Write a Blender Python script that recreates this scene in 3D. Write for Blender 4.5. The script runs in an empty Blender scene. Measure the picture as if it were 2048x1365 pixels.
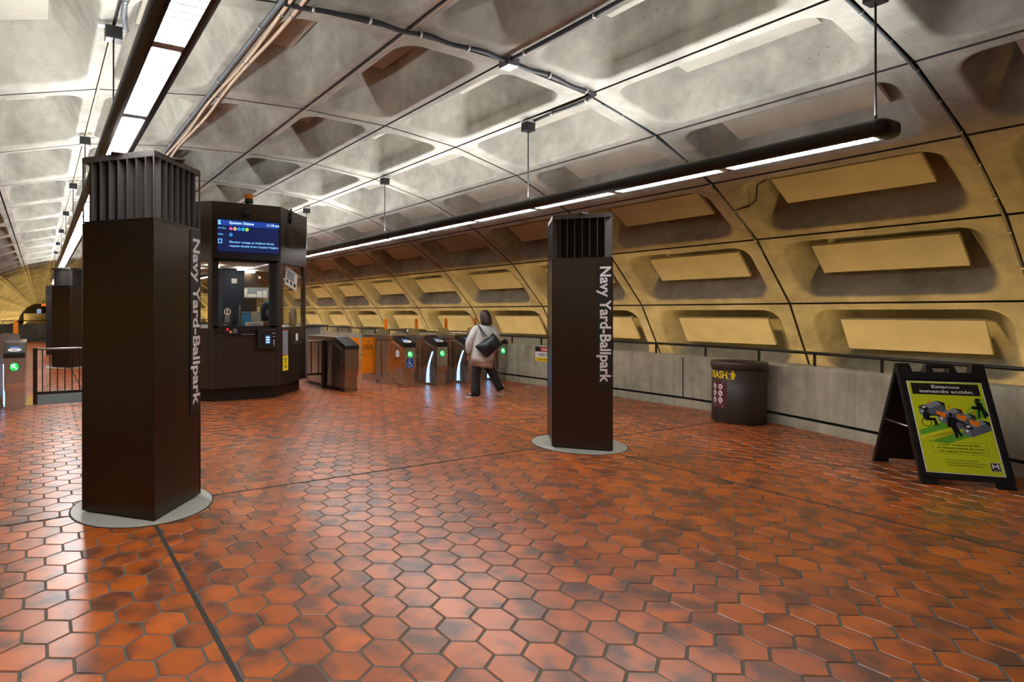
import bpy, bmesh, math, random
from math import sin, cos, pi, radians, atan2, sqrt, hypot
from mathutils import Vector, Matrix
random.seed(7)
C = bpy.context.scene
COL = C.collection

# ------------------------------------------------------------------ camera, world, view
YAW = math.atan(620 / 1180)
cam_d = bpy.data.cameras.new('camera')
cam_d.sensor_fit = 'HORIZONTAL'
cam_d.sensor_width = 36.0
cam_d.lens = 36.0 * 1180 / 2048
cam_d.shift_x = (1024 - 700) / 2048
cam_d.shift_y = -(682.5 - 624) / 2048
cam_d.clip_end = 400
cam = bpy.data.objects.new('camera', cam_d)
cam.location = (0, 0, 1.63)
cam.rotation_euler = (pi / 2, 0, -YAW)
COL.objects.link(cam)
C.camera = cam

w = bpy.data.worlds.new('world')
C.world = w
w.use_nodes = True
w.node_tree.nodes['Background'].inputs[0].default_value = (0.9, 0.95, 1.0, 1)
w.node_tree.nodes['Background'].inputs[1].default_value = 0.02

C.view_settings.view_transform = 'Standard'
C.view_settings.look = 'None'
C.view_settings.exposure = 0.12
C.view_settings.gamma = 1.0
C.view_settings.use_curve_mapping = False
C.cycles.max_bounces = 7
C.cycles.diffuse_bounces = 4
C.cycles.glossy_bounces = 4
C.cycles.transmission_bounces = 6
C.cycles.transparent_max_bounces = 10
C.cycles.sample_clamp_indirect = 6.0
C.cycles.caustics_reflective = False
C.cycles.caustics_refractive = False
C.cycles.use_denoising = True

LAMP_DOWN = 46.0     # lens of the pendant luminaires
LAMP_UP = 46.0       # their upward slot
WASH = 52.0          # golden wall washers behind the parapets

# ------------------------------------------------------------------ materials
def nt(name):
    m = bpy.data.materials.new(name)
    m.use_nodes = True
    t = m.node_tree
    return m, t, t.nodes['Principled BSDF']

def mat(name, col, rough=0.5, metal=0.0, spec=0.5, noise=0.0, nscale=8.0, bump=0.0, trans=0.0, coat=0.0):
    m, t, b = nt(name)
    b.inputs['Base Color'].default_value = (*col, 1)
    b.inputs['Roughness'].default_value = rough
    b.inputs['Metallic'].default_value = metal
    b.inputs['Specular IOR Level'].default_value = spec
    b.inputs['Transmission Weight'].default_value = trans
    b.inputs['Coat Weight'].default_value = coat
    if noise or bump:
        tc = t.nodes.new('ShaderNodeTexCoord')
        n = t.nodes.new('ShaderNodeTexNoise')
        n.inputs['Scale'].default_value = nscale
        n.inputs['Detail'].default_value = 6
        t.links.new(tc.outputs['Object'], n.inputs['Vector'])
        if noise:
            r = t.nodes.new('ShaderNodeMapRange')
            r.inputs['To Min'].default_value = 1 - noise
            r.inputs['To Max'].default_value = 1 + noise
            t.links.new(n.outputs['Fac'], r.inputs['Value'])
            mx = t.nodes.new('ShaderNodeVectorMath'); mx.operation = 'SCALE'
            mx.inputs[0].default_value = col
            t.links.new(r.outputs['Result'], mx.inputs['Scale'])
            t.links.new(mx.outputs['Vector'], b.inputs['Base Color'])
        if bump:
            bp = t.nodes.new('ShaderNodeBump')
            bp.inputs['Strength'].default_value = bump
            bp.inputs['Distance'].default_value = 0.01
            t.links.new(n.outputs['Fac'], bp.inputs['Height'])
            t.links.new(bp.outputs['Normal'], b.inputs['Normal'])
    return m

def emis(name, col, strength, base=(0, 0, 0)):
    m, t, b = nt(name)
    b.inputs['Base Color'].default_value = (*base, 1)
    b.inputs['Emission Color'].default_value = (*col, 1)
    b.inputs['Emission Strength'].default_value = strength
    return m

def concrete(name, col, stain=0.35, pits=True, streak=0.0):
    m, t, b = nt(name)
    N = t.nodes.new; L = t.links.new
    tc = N('ShaderNodeTexCoord')
    n1 = N('ShaderNodeTexNoise'); n1.inputs['Scale'].default_value = 0.9; n1.inputs['Detail'].default_value = 8; n1.inputs['Roughness'].default_value = 0.65
    n2 = N('ShaderNodeTexNoise'); n2.inputs['Scale'].default_value = 6.0; n2.inputs['Detail'].default_value = 6
    n3 = N('ShaderNodeTexNoise'); n3.inputs['Scale'].default_value = 70.0; n3.inputs['Detail'].default_value = 3
    for n in (n1, n2, n3): L(tc.outputs['Object'], n.inputs['Vector'])
    r1 = N('ShaderNodeValToRGB')
    e = r1.color_ramp.elements
    e[0].position = 0.30; e[0].color = (col[0] * (1 - stain), col[1] * (1 - stain), col[2] * (1 - stain), 1)
    e[1].position = 0.58; e[1].color = (*col, 1)
    L(n1.outputs['Fac'], r1.inputs['Fac'])
    m2 = N('ShaderNodeMapRange'); m2.inputs['To Min'].default_value = 0.72; m2.inputs['To Max'].default_value = 1.22
    L(n2.outputs['Fac'], m2.inputs['Value'])
    m3 = N('ShaderNodeMapRange'); m3.inputs['To Min'].default_value = 0.85; m3.inputs['To Max'].default_value = 1.15
    L(n3.outputs['Fac'], m3.inputs['Value'])
    mu = N('ShaderNodeMath'); mu.operation = 'MULTIPLY'; L(m2.outputs['Result'], mu.inputs[0]); L(m3.outputs['Result'], mu.inputs[1])
    last = mu
    if pits:
        v = N('ShaderNodeTexVoronoi'); v.inputs['Scale'].default_value = 16.0; v.inputs['Randomness'].default_value = 1.0
        L(tc.outputs['Object'], v.inputs['Vector'])
        ps = N('ShaderNodeTexNoise'); ps.inputs['Scale'].default_value = 2.3; L(tc.outputs['Object'], ps.inputs['Vector'])
        th = N('ShaderNodeMapRange'); th.inputs['From Min'].default_value = 0.45; th.inputs['From Max'].default_value = 0.7
        th.inputs['To Min'].default_value = 0.0; th.inputs['To Max'].default_value = 0.13
        L(ps.outputs['Fac'], th.inputs['Value'])
        lt = N('ShaderNodeMath'); lt.operation = 'LESS_THAN'; L(v.outputs['Distance'], lt.inputs[0]); L(th.outputs['Result'], lt.inputs[1])
        pm = N('ShaderNodeMath'); pm.operation = 'MULTIPLY_ADD'; pm.inputs[1].default_value = -0.6; pm.inputs[2].default_value = 1.0
        L(lt.outputs['Value'], pm.inputs[0])
        m4 = N('ShaderNodeMath'); m4.operation = 'MULTIPLY'; L(last.outputs['Value'], m4.inputs[0]); L(pm.outputs['Value'], m4.inputs[1])
        last = m4
    if streak:
        mp = N('ShaderNodeMapping'); mp.inputs['Scale'].default_value = (9, 9, 0.6); L(tc.outputs['Object'], mp.inputs['Vector'])
        n5 = N('ShaderNodeTexNoise'); n5.inputs['Scale'].default_value = 1.0; n5.inputs['Detail'].default_value = 4; L(mp.outputs['Vector'], n5.inputs['Vector'])
        m5 = N('ShaderNodeMapRange'); m5.inputs['From Min'].default_value = 0.3; m5.inputs['From Max'].default_value = 0.7
        m5.inputs['To Min'].default_value = 1 - streak; m5.inputs['To Max'].default_value = 1.05
        L(n5.outputs['Fac'], m5.inputs['Value'])
        m6 = N('ShaderNodeMath'); m6.operation = 'MULTIPLY'; L(last.outputs['Value'], m6.inputs[0]); L(m5.outputs['Result'], m6.inputs[1])
        last = m6
    sc = N('ShaderNodeVectorMath'); sc.operation = 'SCALE'
    L(r1.outputs['Color'], sc.inputs[0]); L(last.outputs['Value'], sc.inputs['Scale'])
    L(sc.outputs['Vector'], b.inputs['Base Color'])
    b.inputs['Roughness'].default_value = 0.85
    b.inputs['Specular IOR Level'].default_value = 0.25
    bp = N('ShaderNodeBump'); bp.inputs['Strength'].default_value = 0.35; bp.inputs['Distance'].default_value = 0.012
    L(n2.outputs['Fac'], bp.inputs['Height']); L(bp.outputs['Normal'], b.inputs['Normal'])
    return m

def tile_material():
    m, t, b = nt('quarry_tile')
    N = t.nodes.new; L = t.links.new
    geo = N('ShaderNodeNewGeometry'); tc = N('ShaderNodeTexCoord')
    off = N('ShaderNodeVectorMath'); off.operation = 'SCALE'; off.inputs[0].default_value = (37.0, 61.0, 13.0)
    L(geo.outputs['Random Per Island'], off.inputs['Scale'])
    add = N('ShaderNodeVectorMath'); add.operation = 'ADD'
    L(tc.outputs['Object'], add.inputs[0]); L(off.outputs['Vector'], add.inputs[1])
    n = N('ShaderNodeTexNoise'); n.inputs['Scale'].default_value = 5.0; n.inputs['Detail'].default_value = 2
    L(add.outputs['Vector'], n.inputs['Vector'])
    r = N('ShaderNodeValToRGB'); e = r.color_ramp.elements
    e[0].position = 0.36; e[0].color = (0.13, 0.042, 0.022, 1)
    e[1].position = 0.60; e[1].color = (0.47, 0.105, 0.012, 1)
    e.new(0.47).color = (0.33, 0.078, 0.016, 1)
    L(n.outputs['Fac'], r.inputs['Fac'])
    wn = N('ShaderNodeTexWhiteNoise'); wn.noise_dimensions = '1D'; L(geo.outputs['Random Per Island'], wn.inputs['W'])
    mr = N('ShaderNodeMapRange'); mr.inputs['To Min'].default_value = 0.78; mr.inputs['To Max'].default_value = 1.2
    L(wn.outputs['Value'], mr.inputs['Value'])
    fine = N('ShaderNodeTexNoise'); fine.inputs['Scale'].default_value = 180; L(tc.outputs['Object'], fine.inputs['Vector'])
    fr = N('ShaderNodeMapRange'); fr.inputs['To Min'].default_value = 0.88; fr.inputs['To Max'].default_value = 1.12; L(fine.outputs['Fac'], fr.inputs['Value'])
    mm = N('ShaderNodeMath'); mm.operation = 'MULTIPLY'; L(mr.outputs['Result'], mm.inputs[0]); L(fr.outputs['Result'], mm.inputs[1])
    s = N('ShaderNodeVectorMath'); s.operation = 'SCALE'; L(r.outputs['Color'], s.inputs[0]); L(mm.outputs['Value'], s.inputs['Scale'])
    L(s.outputs['Vector'], b.inputs['Base Color'])
    rr = N('ShaderNodeMapRange'); rr.inputs['To Min'].default_value = 0.24; rr.inputs['To Max'].default_value = 0.42
    big = N('ShaderNodeTexNoise'); big.inputs['Scale'].default_value = 1.3; L(tc.outputs['Object'], big.inputs['Vector'])
    L(big.outputs['Fac'], rr.inputs['Value']); L(rr.outputs['Result'], b.inputs['Roughness'])
    b.inputs['Specular IOR Level'].default_value = 0.9
    bp = N('ShaderNodeBump'); bp.inputs['Strength'].default_value = 0.08; bp.inputs['Distance'].default_value = 0.004
    L(n.outputs['Fac'], bp.inputs['Height']); L(bp.outputs['Normal'], b.inputs['Normal'])
    return m

def lens_material():
    # prismatic diffuser with fine cross blades every 7 cm
    m, t, b = nt('luminaire_lens')
    N = t.nodes.new; L = t.links.new
    tc = N('ShaderNodeTexCoord'); sp = N('ShaderNodeSeparateXYZ'); L(tc.outputs['Object'], sp.inputs['Vector'])
    md = N('ShaderNodeMath'); md.operation = 'PINGPONG'; md.inputs[1].default_value = 0.035
    L(sp.outputs['Y'], md.inputs[0])
    lt = N('ShaderNodeMath'); lt.operation = 'GREATER_THAN'; lt.inputs[1].default_value = 0.0055; L(md.outputs['Value'], lt.inputs[0])
    mr = N('ShaderNodeMapRange'); mr.inputs['To Min'].default_value = 0.12; mr.inputs['To Max'].default_value = LAMP_DOWN
    L(lt.outputs['Value'], mr.inputs['Value'])
    b.inputs['Base Color'].default_value = (0.8, 0.8, 0.8, 1)
    b.inputs['Emission Color'].default_value = (1.0, 0.985, 0.97, 1)
    L(mr.outputs['Result'], b.inputs['Emission Strength'])
    return m

def brushed(name, col, rough=0.28, metal=1.0):
    m, t, b = nt(name)
    N = t.nodes.new; L = t.links.new
    b.inputs['Base Color'].default_value = (*col, 1)
    b.inputs['Metallic'].default_value = metal
    tc = N('ShaderNodeTexCoord'); mp = N('ShaderNodeMapping'); mp.inputs['Scale'].default_value = (60, 60, 1.5)
    L(tc.outputs['Object'], mp.inputs['Vector'])
    n = N('ShaderNodeTexNoise'); n.inputs['Scale'].default_value = 1.0; n.inputs['Detail'].default_value = 2; L(mp.outputs['Vector'], n.inputs['Vector'])
    r = N('ShaderNodeMapRange'); r.inputs['To Min'].default_value = rough - 0.025; r.inputs['To Max'].default_value = rough + 0.035
    L(n.outputs['Fac'], r.inputs['Value']); L(r.outputs['Result'], b.inputs['Roughness'])
    return m

def clear_glass(name, tint=(0.95, 0.97, 0.96)):
    m = bpy.data.materials.new(name); m.use_nodes = True
    t = m.node_tree; t.nodes.clear(); N = t.nodes.new; L = t.links.new
    out = N('ShaderNodeOutputMaterial'); mix = N('ShaderNodeMixShader'); tr = N('ShaderNodeBsdfTransparent'); gl = N('ShaderNodeBsdfGlossy')
    fr = N('ShaderNodeFresnel'); fr.inputs['IOR'].default_value = 1.45
    tr.inputs['Color'].default_value = (*tint, 1); gl.inputs['Roughness'].default_value = 0.03
    geo = N('ShaderNodeNewGeometry'); inv = N('ShaderNodeMath'); inv.operation = 'SUBTRACT'; inv.inputs[0].default_value = 1.0   # reflect on the outer face only
    L(geo.outputs['Backfacing'], inv.inputs[1]); mu = N('ShaderNodeMath'); mu.operation = 'MULTIPLY'; L(fr.outputs['Fac'], mu.inputs[0]); L(inv.outputs['Value'], mu.inputs[1])
    L(mu.outputs['Value'], mix.inputs['Fac']); L(tr.outputs['BSDF'], mix.inputs[1]); L(gl.outputs['BSDF'], mix.inputs[2])
    L(mix.outputs['Shader'], out.inputs['Surface'])
    return m

M = {}
M['vault'] = concrete('vault_concrete', (0.405, 0.392, 0.335), 0.48)
M['parapet'] = concrete('parapet_concrete', (0.52, 0.485, 0.375), 0.40, True, 0.22)
M['disk'] = mat('polished_granite', (0.42, 0.42, 0.37), 0.5, noise=0.5, nscale=90, bump=0.1)
M['parapet_shaded'] = concrete('shaded_parapet', (0.11, 0.105, 0.08), 0.4, True, 0.2)  # parapet concrete again, darker: the far end's dimmer light put into the colour
M['wash_far'] = emis('trackside_tube', (1.0, 0.64, 0.20), WASH * 3.2)
M['joint'] = mat('joint_sealant', (0.035, 0.032, 0.028), 0.9)
M['grout'] = mat('tile_grout', (0.10, 0.098, 0.085), 0.85, noise=0.3, nscale=40)
M['tile'] = tile_material()
M['panel'] = mat('acoustic_panel_fabric', (0.42, 0.40, 0.33), 0.9, spec=0.2, noise=0.25, nscale=2.5)
M['bronze'] = mat('bronze_metal', (0.062, 0.046, 0.033), 0.30, metal=0.92)
M['bronze_fin'] = mat('bronze_fin_metal', (0.11, 0.10, 0.093), 0.42, metal=0.6)
M['bronze_dark'] = mat('dark_bronze', (0.018, 0.013, 0.010), 0.45, metal=0.3)
M['kiosk'] = mat('kiosk_bronze', (0.050, 0.036, 0.026), 0.42, metal=0.55)
M['black'] = mat('black_plastic', (0.010, 0.010, 0.011), 0.35)
M['matte_black'] = mat('matte_black', (0.006, 0.006, 0.006), 0.8)
M['fixture'] = mat('luminaire_housing', (0.018, 0.015, 0.013), 0.42, metal=0.3)
M['lens'] = lens_material()
M['uplamp'] = emis('uplight_tube', (0.98, 0.99, 1.0), LAMP_UP)
M['wash'] = emis('wall_washer_tube', (1.0, 0.61, 0.17), WASH)
M['alu'] = mat('aluminium', (0.62, 0.62, 0.62), 0.3, metal=1.0)
M['steel'] = brushed('brushed_steel', (0.60, 0.57, 0.53), 0.22)
M['steel_dark'] = brushed('brushed_bronze_steel', (0.36, 0.30, 0.25), 0.30)
M['orange'] = mat('orange_acrylic', (0.90, 0.24, 0.008), 0.35)
M['white'] = mat('white_vinyl', (0.80, 0.80, 0.80), 0.5)
M['letter'] = mat('white_lettering', (0.80, 0.80, 0.81), 0.5)
M['green_led'] = emis('green_display', (0.02, 0.62, 0.10), 1.0)
M['green_arrow'] = emis('green_arrow', (0.45, 1.0, 0.55), 1.5)
M['blue_sign'] = mat('blue_vinyl', (0.01, 0.07, 0.45), 0.4)
M['led_reflection'] = emis('lane_reflection', (0.22, 0.55, 1.0), 8.0)  # reflection of the neighbouring gate's light strip, given as a glowing colour
M['glass'] = clear_glass('clear_glass')
M['kiosk_glass'] = clear_glass('kiosk_glass', (0.96, 0.96, 0.94))
M['rail'] = mat('black_rail_paint', (0.008, 0.007, 0.006), 0.35)
M['rail_bronze'] = mat('bronze_rail', (0.05, 0.04, 0.034), 0.3, metal=0.8)
M['conduit_grey'] = mat('grey_conduit', (0.10, 0.11, 0.12), 0.5)
M['conduit_black'] = mat('black_conduit', (0.022, 0.024, 0.027), 0.5)
M['conduit_beige'] = mat('beige_conduit', (0.55, 0.42, 0.29), 0.55)
M['amber'] = mat('amber_lens', (0.75, 0.18, 0.01), 0.2)
M['screen_dark'] = emis('screen_dark_blue', (0.004, 0.012, 0.075), 1.0)
M['screen_blue'] = emis('screen_blue_bar', (0.010, 0.055, 0.33), 1.0)
M['screen_text'] = emis('screen_text', (0.25, 0.62, 1.0), 1.2)
M['screen_white'] = emis('screen_white_text', (0.62, 0.85, 1.0), 1.2)

# ------------------------------------------------------------------ helpers
def link(name, me, mats=(), parent=None):
    o = bpy.data.objects.new(name, me)
    COL.objects.link(o)
    for m in (mats if isinstance(mats, (list, tuple)) else [mats]):
        me.materials.append(M[m] if isinstance(m, str) else m)
    if parent is not None:
        o.parent = parent
    return o

def tag(o, label=None, cat=None, group=None, kind=None):
    if label: o['label'] = label
    if cat: o['category'] = cat
    if group: o['group'] = group
    if kind: o['kind'] = kind
    return o

def thing(name, label, cat, loc=(0, 0, 0), rz=0.0, group=None):
    o = bpy.data.objects.new(name, None)
    o.empty_display_size = 0.1
    COL.objects.link(o)
    o.location = loc
    o.rotation_euler = (0, 0, rz)
    return tag(o, label, cat, group)

class MB:
    """collects shapes into one mesh"""
    def __init__(s): s.v = []; s.f = []; s.m = []; s.sm = []
    def add(s, vs, fs, mi=0, smooth=False):
        b = len(s.v); s.v += [tuple(p) for p in vs]
        s.f += [tuple(b + i for i in f) for f in fs]; s.m += [mi] * len(fs); s.sm += [smooth] * len(fs)
    def box(s, x0, x1, y0, y1, z0, z1, mi=0, bev=0.0):
        if bev > 0:
            bm = bmesh.new()
            bmesh.ops.create_cube(bm, size=1.0)
            for v in bm.verts:
                v.co = Vector(((x0 + x1) / 2 + v.co.x * (x1 - x0), (y0 + y1) / 2 + v.co.y * (y1 - y0), (z0 + z1) / 2 + v.co.z * (z1 - z0)))
            bmesh.ops.bevel(bm, geom=bm.edges[:], offset=bev, segments=2, profile=0.6, affect='EDGES')
            bm.verts.index_update()
            s.add([v.co for v in bm.verts], [[v.index for v in f.verts] for f in bm.faces], mi)
            bm.free(); return s
        v = [(x0, y0, z0), (x1, y0, z0), (x1, y1, z0), (x0, y1, z0), (x0, y0, z1), (x1, y0, z1), (x1, y1, z1), (x0, y1, z1)]
        s.add(v, [(0, 3, 2, 1), (4, 5, 6, 7), (0, 1, 5, 4), (1, 2, 6, 5), (2, 3, 7, 6), (3, 0, 4, 7)], mi); return s
    def prism(s, pts, fn, a0, a1, mi=0):
        """pts 2-D outline; fn(p, a) -> 3-D point; capped"""
        n = len(pts)
        vs = [fn(p, a0) for p in pts] + [fn(p, a1) for p in pts]
        fs = [tuple(range(n))[::-1], tuple(range(n, 2 * n))] + [(i, (i + 1) % n, n + (i + 1) % n, n + i) for i in range(n)]
        s.add(vs, fs, mi); return s
    def zprism(s, pts, z0, z1, mi=0): return s.prism(pts, lambda p, a: (p[0], p[1], a), z0, z1, mi)
    def xprism(s, pts, x0, x1, mi=0): return s.prism(pts, lambda p, a: (a, p[0], p[1]), x0, x1, mi)   # pts are (y, z)
    def yprism(s, pts, y0, y1, mi=0): return s.prism(pts, lambda p, a: (p[0], a, p[1]), y0, y1, mi)   # pts are (x, z)
    def tube(s, path, r, n=10, mi=0, closed=False):
        P = [Vector(p) for p in path]; rings = []; a = None
        for i, p in enumerate(P):
            if closed: d = P[(i + 1) % len(P)] - P[i - 1]
            else: d = (P[min(i + 1, len(P) - 1)] - P[max(i - 1, 0)])
            d.normalize()
            if a is None:
                u = Vector((0, 0, 1)) if abs(d.z) < 0.9 else Vector((1, 0, 0))
                a = d.cross(u).normalized()
            else: a = (a - d * a.dot(d)).normalized()
            b = a.cross(d).normalized()
            rr = r[i] if isinstance(r, (list, tuple)) else r
            rings.append([p + (a * cos(2 * pi * k / n) + b * sin(2 * pi * k / n)) * rr for k in range(n)])
        s.loft(rings, mi, cap=not closed, closed=closed); return s
    def loft(s, rings, mi=0, cap=True, closed=False, smooth=True):
        n = len(rings[0]); b = len(s.v); m = len(rings)
        vs = [p for r in rings for p in r]; fs = []
        for i in range(m if closed else m - 1):
            for k in range(n):
                j = (i + 1) % m
                fs.append((i * n + k, i * n + (k + 1) % n, j * n + (k + 1) % n, j * n + k))
        s.add(vs, fs, mi, smooth)
        if cap:
            s.f.append(tuple(b + k for k in range(n))[::-1]); s.f.append(tuple(b + (m - 1) * n + k for k in range(n)))
            s.m += [mi, mi]; s.sm += [False, False]
        return s
    def lathe(s, prof, c=(0, 0, 0), n=48, mi=0, cap=True):
        """prof: (radius, z)"""
        rings = [[(c[0] + r * cos(2 * pi * k / n), c[1] + r * sin(2 * pi * k / n), c[2] + z) for k in range(n)] for r, z in prof]
        return s.loft(rings, mi, cap)
    def ball(s, c, rx, ry, rz, n=16, mi=0):
        rings = []
        for i in range(1, n):
            a = pi * i / n
            rings.append([(c[0] + rx * sin(a) * cos(2 * pi * k / n), c[1] + ry * sin(a) * sin(2 * pi * k / n), c[2] - rz * cos(a)) for k in range(n)])
        return s.loft(rings, mi, True)
    def build(s, name, mats, parent=None):
        me = bpy.data.meshes.new(name)
        me.from_pydata(s.v, [], s.f)
        for p, mi, sm in zip(me.polygons, s.m, s.sm):
            p.material_index = mi; p.use_smooth = sm
        me.update()
        bm = bmesh.new(); bm.from_mesh(me)
        bmesh.ops.recalc_face_normals(bm, faces=bm.faces[:])
        bm.to_mesh(me); bm.free()
        return link(name, me, mats, parent)

def frame(o, right, up):
    """matrix whose x runs right, y up and z out of the surface"""
    r = Vector(right).normalized(); u = Vector(up).normalized(); n = r.cross(u)
    return Matrix(((r.x, u.x, n.x, o[0]), (r.y, u.y, n.y, o[1]), (r.z, u.z, n.z, o[2]), (0, 0, 0, 1)))

def text(name, body, size, m, mtl, parent, bold=0.0, align='LEFT', sx=1.0, ext=0.0006, line=1.0):
    cu = bpy.data.curves.new(name, 'FONT')
    cu.body = body; cu.size = size; cu.offset = bold; cu.extrude = ext
    cu.align_x = align; cu.space_line = line
    cu.resolution_u = 4
    cu.materials.append(M[mtl])
    o = bpy.data.objects.new(name, cu); COL.objects.link(o)
    o.parent = parent
    o.matrix_local = m @ Matrix.Diagonal((sx, 1, 1, 1))
    return o

def flat(name, polys, m, mats, parent, z=0.0, t=0.0008):
    """flat printed shapes: polys = [(points, material index, layer)]"""
    b = MB()
    for i, pl in enumerate(polys):
        pts, mi, lay = pl
        b.zprism(pts, z, z + t * (1 + lay), mi)
    o = b.build(name, mats, parent); o.matrix_local = m
    return o

def rect(x0, y0, x1, y1): return [(x0, y0), (x1, y0), (x1, y1), (x0, y1)]
def circ(x, y, r, n=24, ry=None): return [(x + r * cos(2 * pi * k / n), y + (ry or r) * sin(2 * pi * k / n)) for k in range(n)]
def rrect(x0, y0, x1, y1, r, n=5):
    pts = []
    for cx, cy, a in ((x1 - r, y1 - r, 0), (x0 + r, y1 - r, 90), (x0 + r, y0 + r, 180), (x1 - r, y0 + r, 270)):
        for k in range(n + 1):
            q = radians(a + 90 * k / n); pts.append((cx + r * cos(q), cy + r * sin(q)))
    return pts
def stroke(a, b, wd):
    d = Vector((b[0] - a[0], b[1] - a[1])).normalized(); n = Vector((-d.y, d.x)) * wd / 2
    return [(a[0] + n.x, a[1] + n.y), (a[0] - n.x, a[1] - n.y), (b[0] - n.x, b[1] - n.y), (b[0] + n.x, b[1] + n.y)]

# ------------------------------------------------------------------ vault (coffered, cast in bays of 2.62 m)
H0 = 1.63
PROF = {2: (3.30, 2.87), 3: (4.65, 2.83), 4: (5.99, 2.68), 5: (7.30, 2.36), 6: (8.54, 1.84), 7: (9.67, 1.10), 8: (10.61, 0.13), 9: (11.30, -1.03), 10: (11.66, -2.33)}
for k in range(3, 11):
    PROF[4 - k] = (6.6 - PROF[k][0], PROF[k][1])
KMIN, KMAX = -6, 10
BAY, Y_JOINT = 2.62, 2.46
ARC = {k: (PROF[k][0], PROF[k][1] + H0) for k in PROF}

def arc(t):
    """t in joint units -> (x, z, outward normal x, z); Catmull-Rom through the joints"""
    i = min(max(int(math.floor(t)), KMIN), KMAX - 1); u = t - i
    def P(k):
        if k < KMIN: return Vector(ARC[KMIN]) * 2 - Vector(ARC[KMIN + 1])
        if k > KMAX: return Vector(ARC[KMAX]) * 2 - Vector(ARC[KMAX - 1])
        return Vector(ARC[k])
    p0, p1, p2, p3 = P(i - 1), P(i), P(i + 1), P(i + 2)
    p = 0.5 * ((2 * p1) + (p2 - p0) * u + (2 * p0 - 5 * p1 + 4 * p2 - p3) * u * u + (3 * p1 - p0 - 3 * p2 + p3) * u ** 3)
    d = 0.5 * ((p2 - p0) + 2 * (2 * p0 - 5 * p1 + 4 * p2 - p3) * u + 3 * (3 * p1 - p0 - 3 * p2 + p3) * u * u)
    d.normalize()
    return p.x, p.y, -d.y, d.x     # outward = left of travel (upwards at the crown)

CH = 1.349
def vpt(k, n, u, v, dep):
    """cell k..k+1, bay n; u along the hall from the cell centre, v across (m), dep into the concrete"""
    x, z, nx, nz = arc(k + 0.5 + v / CH)
    return (x + nx * dep, Y_JOINT + BAY * (n + 0.5) + u, z + nz * dep)

def ring(hu, hv, r, n):
    """n points round a rounded rectangle, evenly by angle sector so rings match each other"""
    pts = []; q = n // 4
    for cx, cy, a in ((hu - r, hv - r, 0), (-hu + r, hv - r, 90), (-hu + r, -hv + r, 180), (hu - r, -hv + r, 270)):
        for k in range(q):
            t = radians(a + 90 * (k + 0.5) / q) if False else radians(a + 90 * k / (q - 1))
            pts.append((cx + r * cos(t), cy + r * sin(t)))
    return pts

COF_U, COF_V, COF_D = 1.08, 0.54, 0.66
def vault():
    mb = MB()
    for n in range(-4, 68):
        fine = n < 9
        q = 28 if n < 5 else (16 if fine else 12)
        for k in range(KMIN, KMAX):
            spec = [(BAY / 2, CH / 2, 0.001, 0.03, 1), (BAY / 2 - 0.012, CH / 2 - 0.012, 0.001, 0.03, 1), (BAY / 2 - 0.017, CH / 2 - 0.017, 0.002, 0.0, 1)]
            if fine:
                spec += [(COF_U + 0.035, COF_V + 0.03, 0.25, 0.0, 0), (COF_U + 0.008, COF_V + 0.006, 0.245, 0.008, 0), (COF_U - 0.01, COF_V - 0.008, 0.24, 0.03, 0),
                         (COF_U - 0.05, COF_V - 0.035, 0.22, 0.16, 0), (COF_U - 0.32, COF_V - 0.235, 0.16, COF_D - 0.04, 0), (COF_U - 0.37, COF_V - 0.275, 0.13, COF_D, 0), (0.3, 0.1, 0.05, COF_D, 0)]
            else:
                spec += [(COF_U, COF_V, 0.2, 0.0, 0), (COF_U - 0.01, COF_V - 0.01, 0.2, 0.02, 0), (COF_U - 0.2, COF_V - 0.14, 0.16, COF_D, 0), (COF_U - 0.25, COF_V - 0.2, 0.1, COF_D, 0)]
            rings = [[vpt(k, n, *p, d) for p in ring(hu, hv, r, q)] for hu, hv, r, d, mi in spec]
            b = len(mb.v)
            for i in range(len(rings) - 1):
                pass
            m = len(rings); c = len(rings[0])
            mb.v += [p for r in rings for p in r]
            for i in range(m - 1):
                for j in range(c):
                    mb.f.append((b + i * c + j, b + i * c + (j + 1) % c, b + (i + 1) * c + (j + 1) % c, b + (i + 1) * c + j))
                    mb.m.append(1 if i < 2 else 0); mb.sm.append(i >= 3)
            mb.f.append(tuple(b + (m - 1) * c + j for j in range(c))); mb.m.append(0); mb.sm.append(True)
    me = bpy.data.meshes.new('ceiling')
    me.from_pydata(mb.v, [], mb.f)
    me.polygons.foreach_set('material_index', mb.m); me.polygons.foreach_set('use_smooth', mb.sm)
    me.update()
    o = link('ceiling', me, ['vault', 'joint']); tag(o, kind='structure')
vault()

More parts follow.
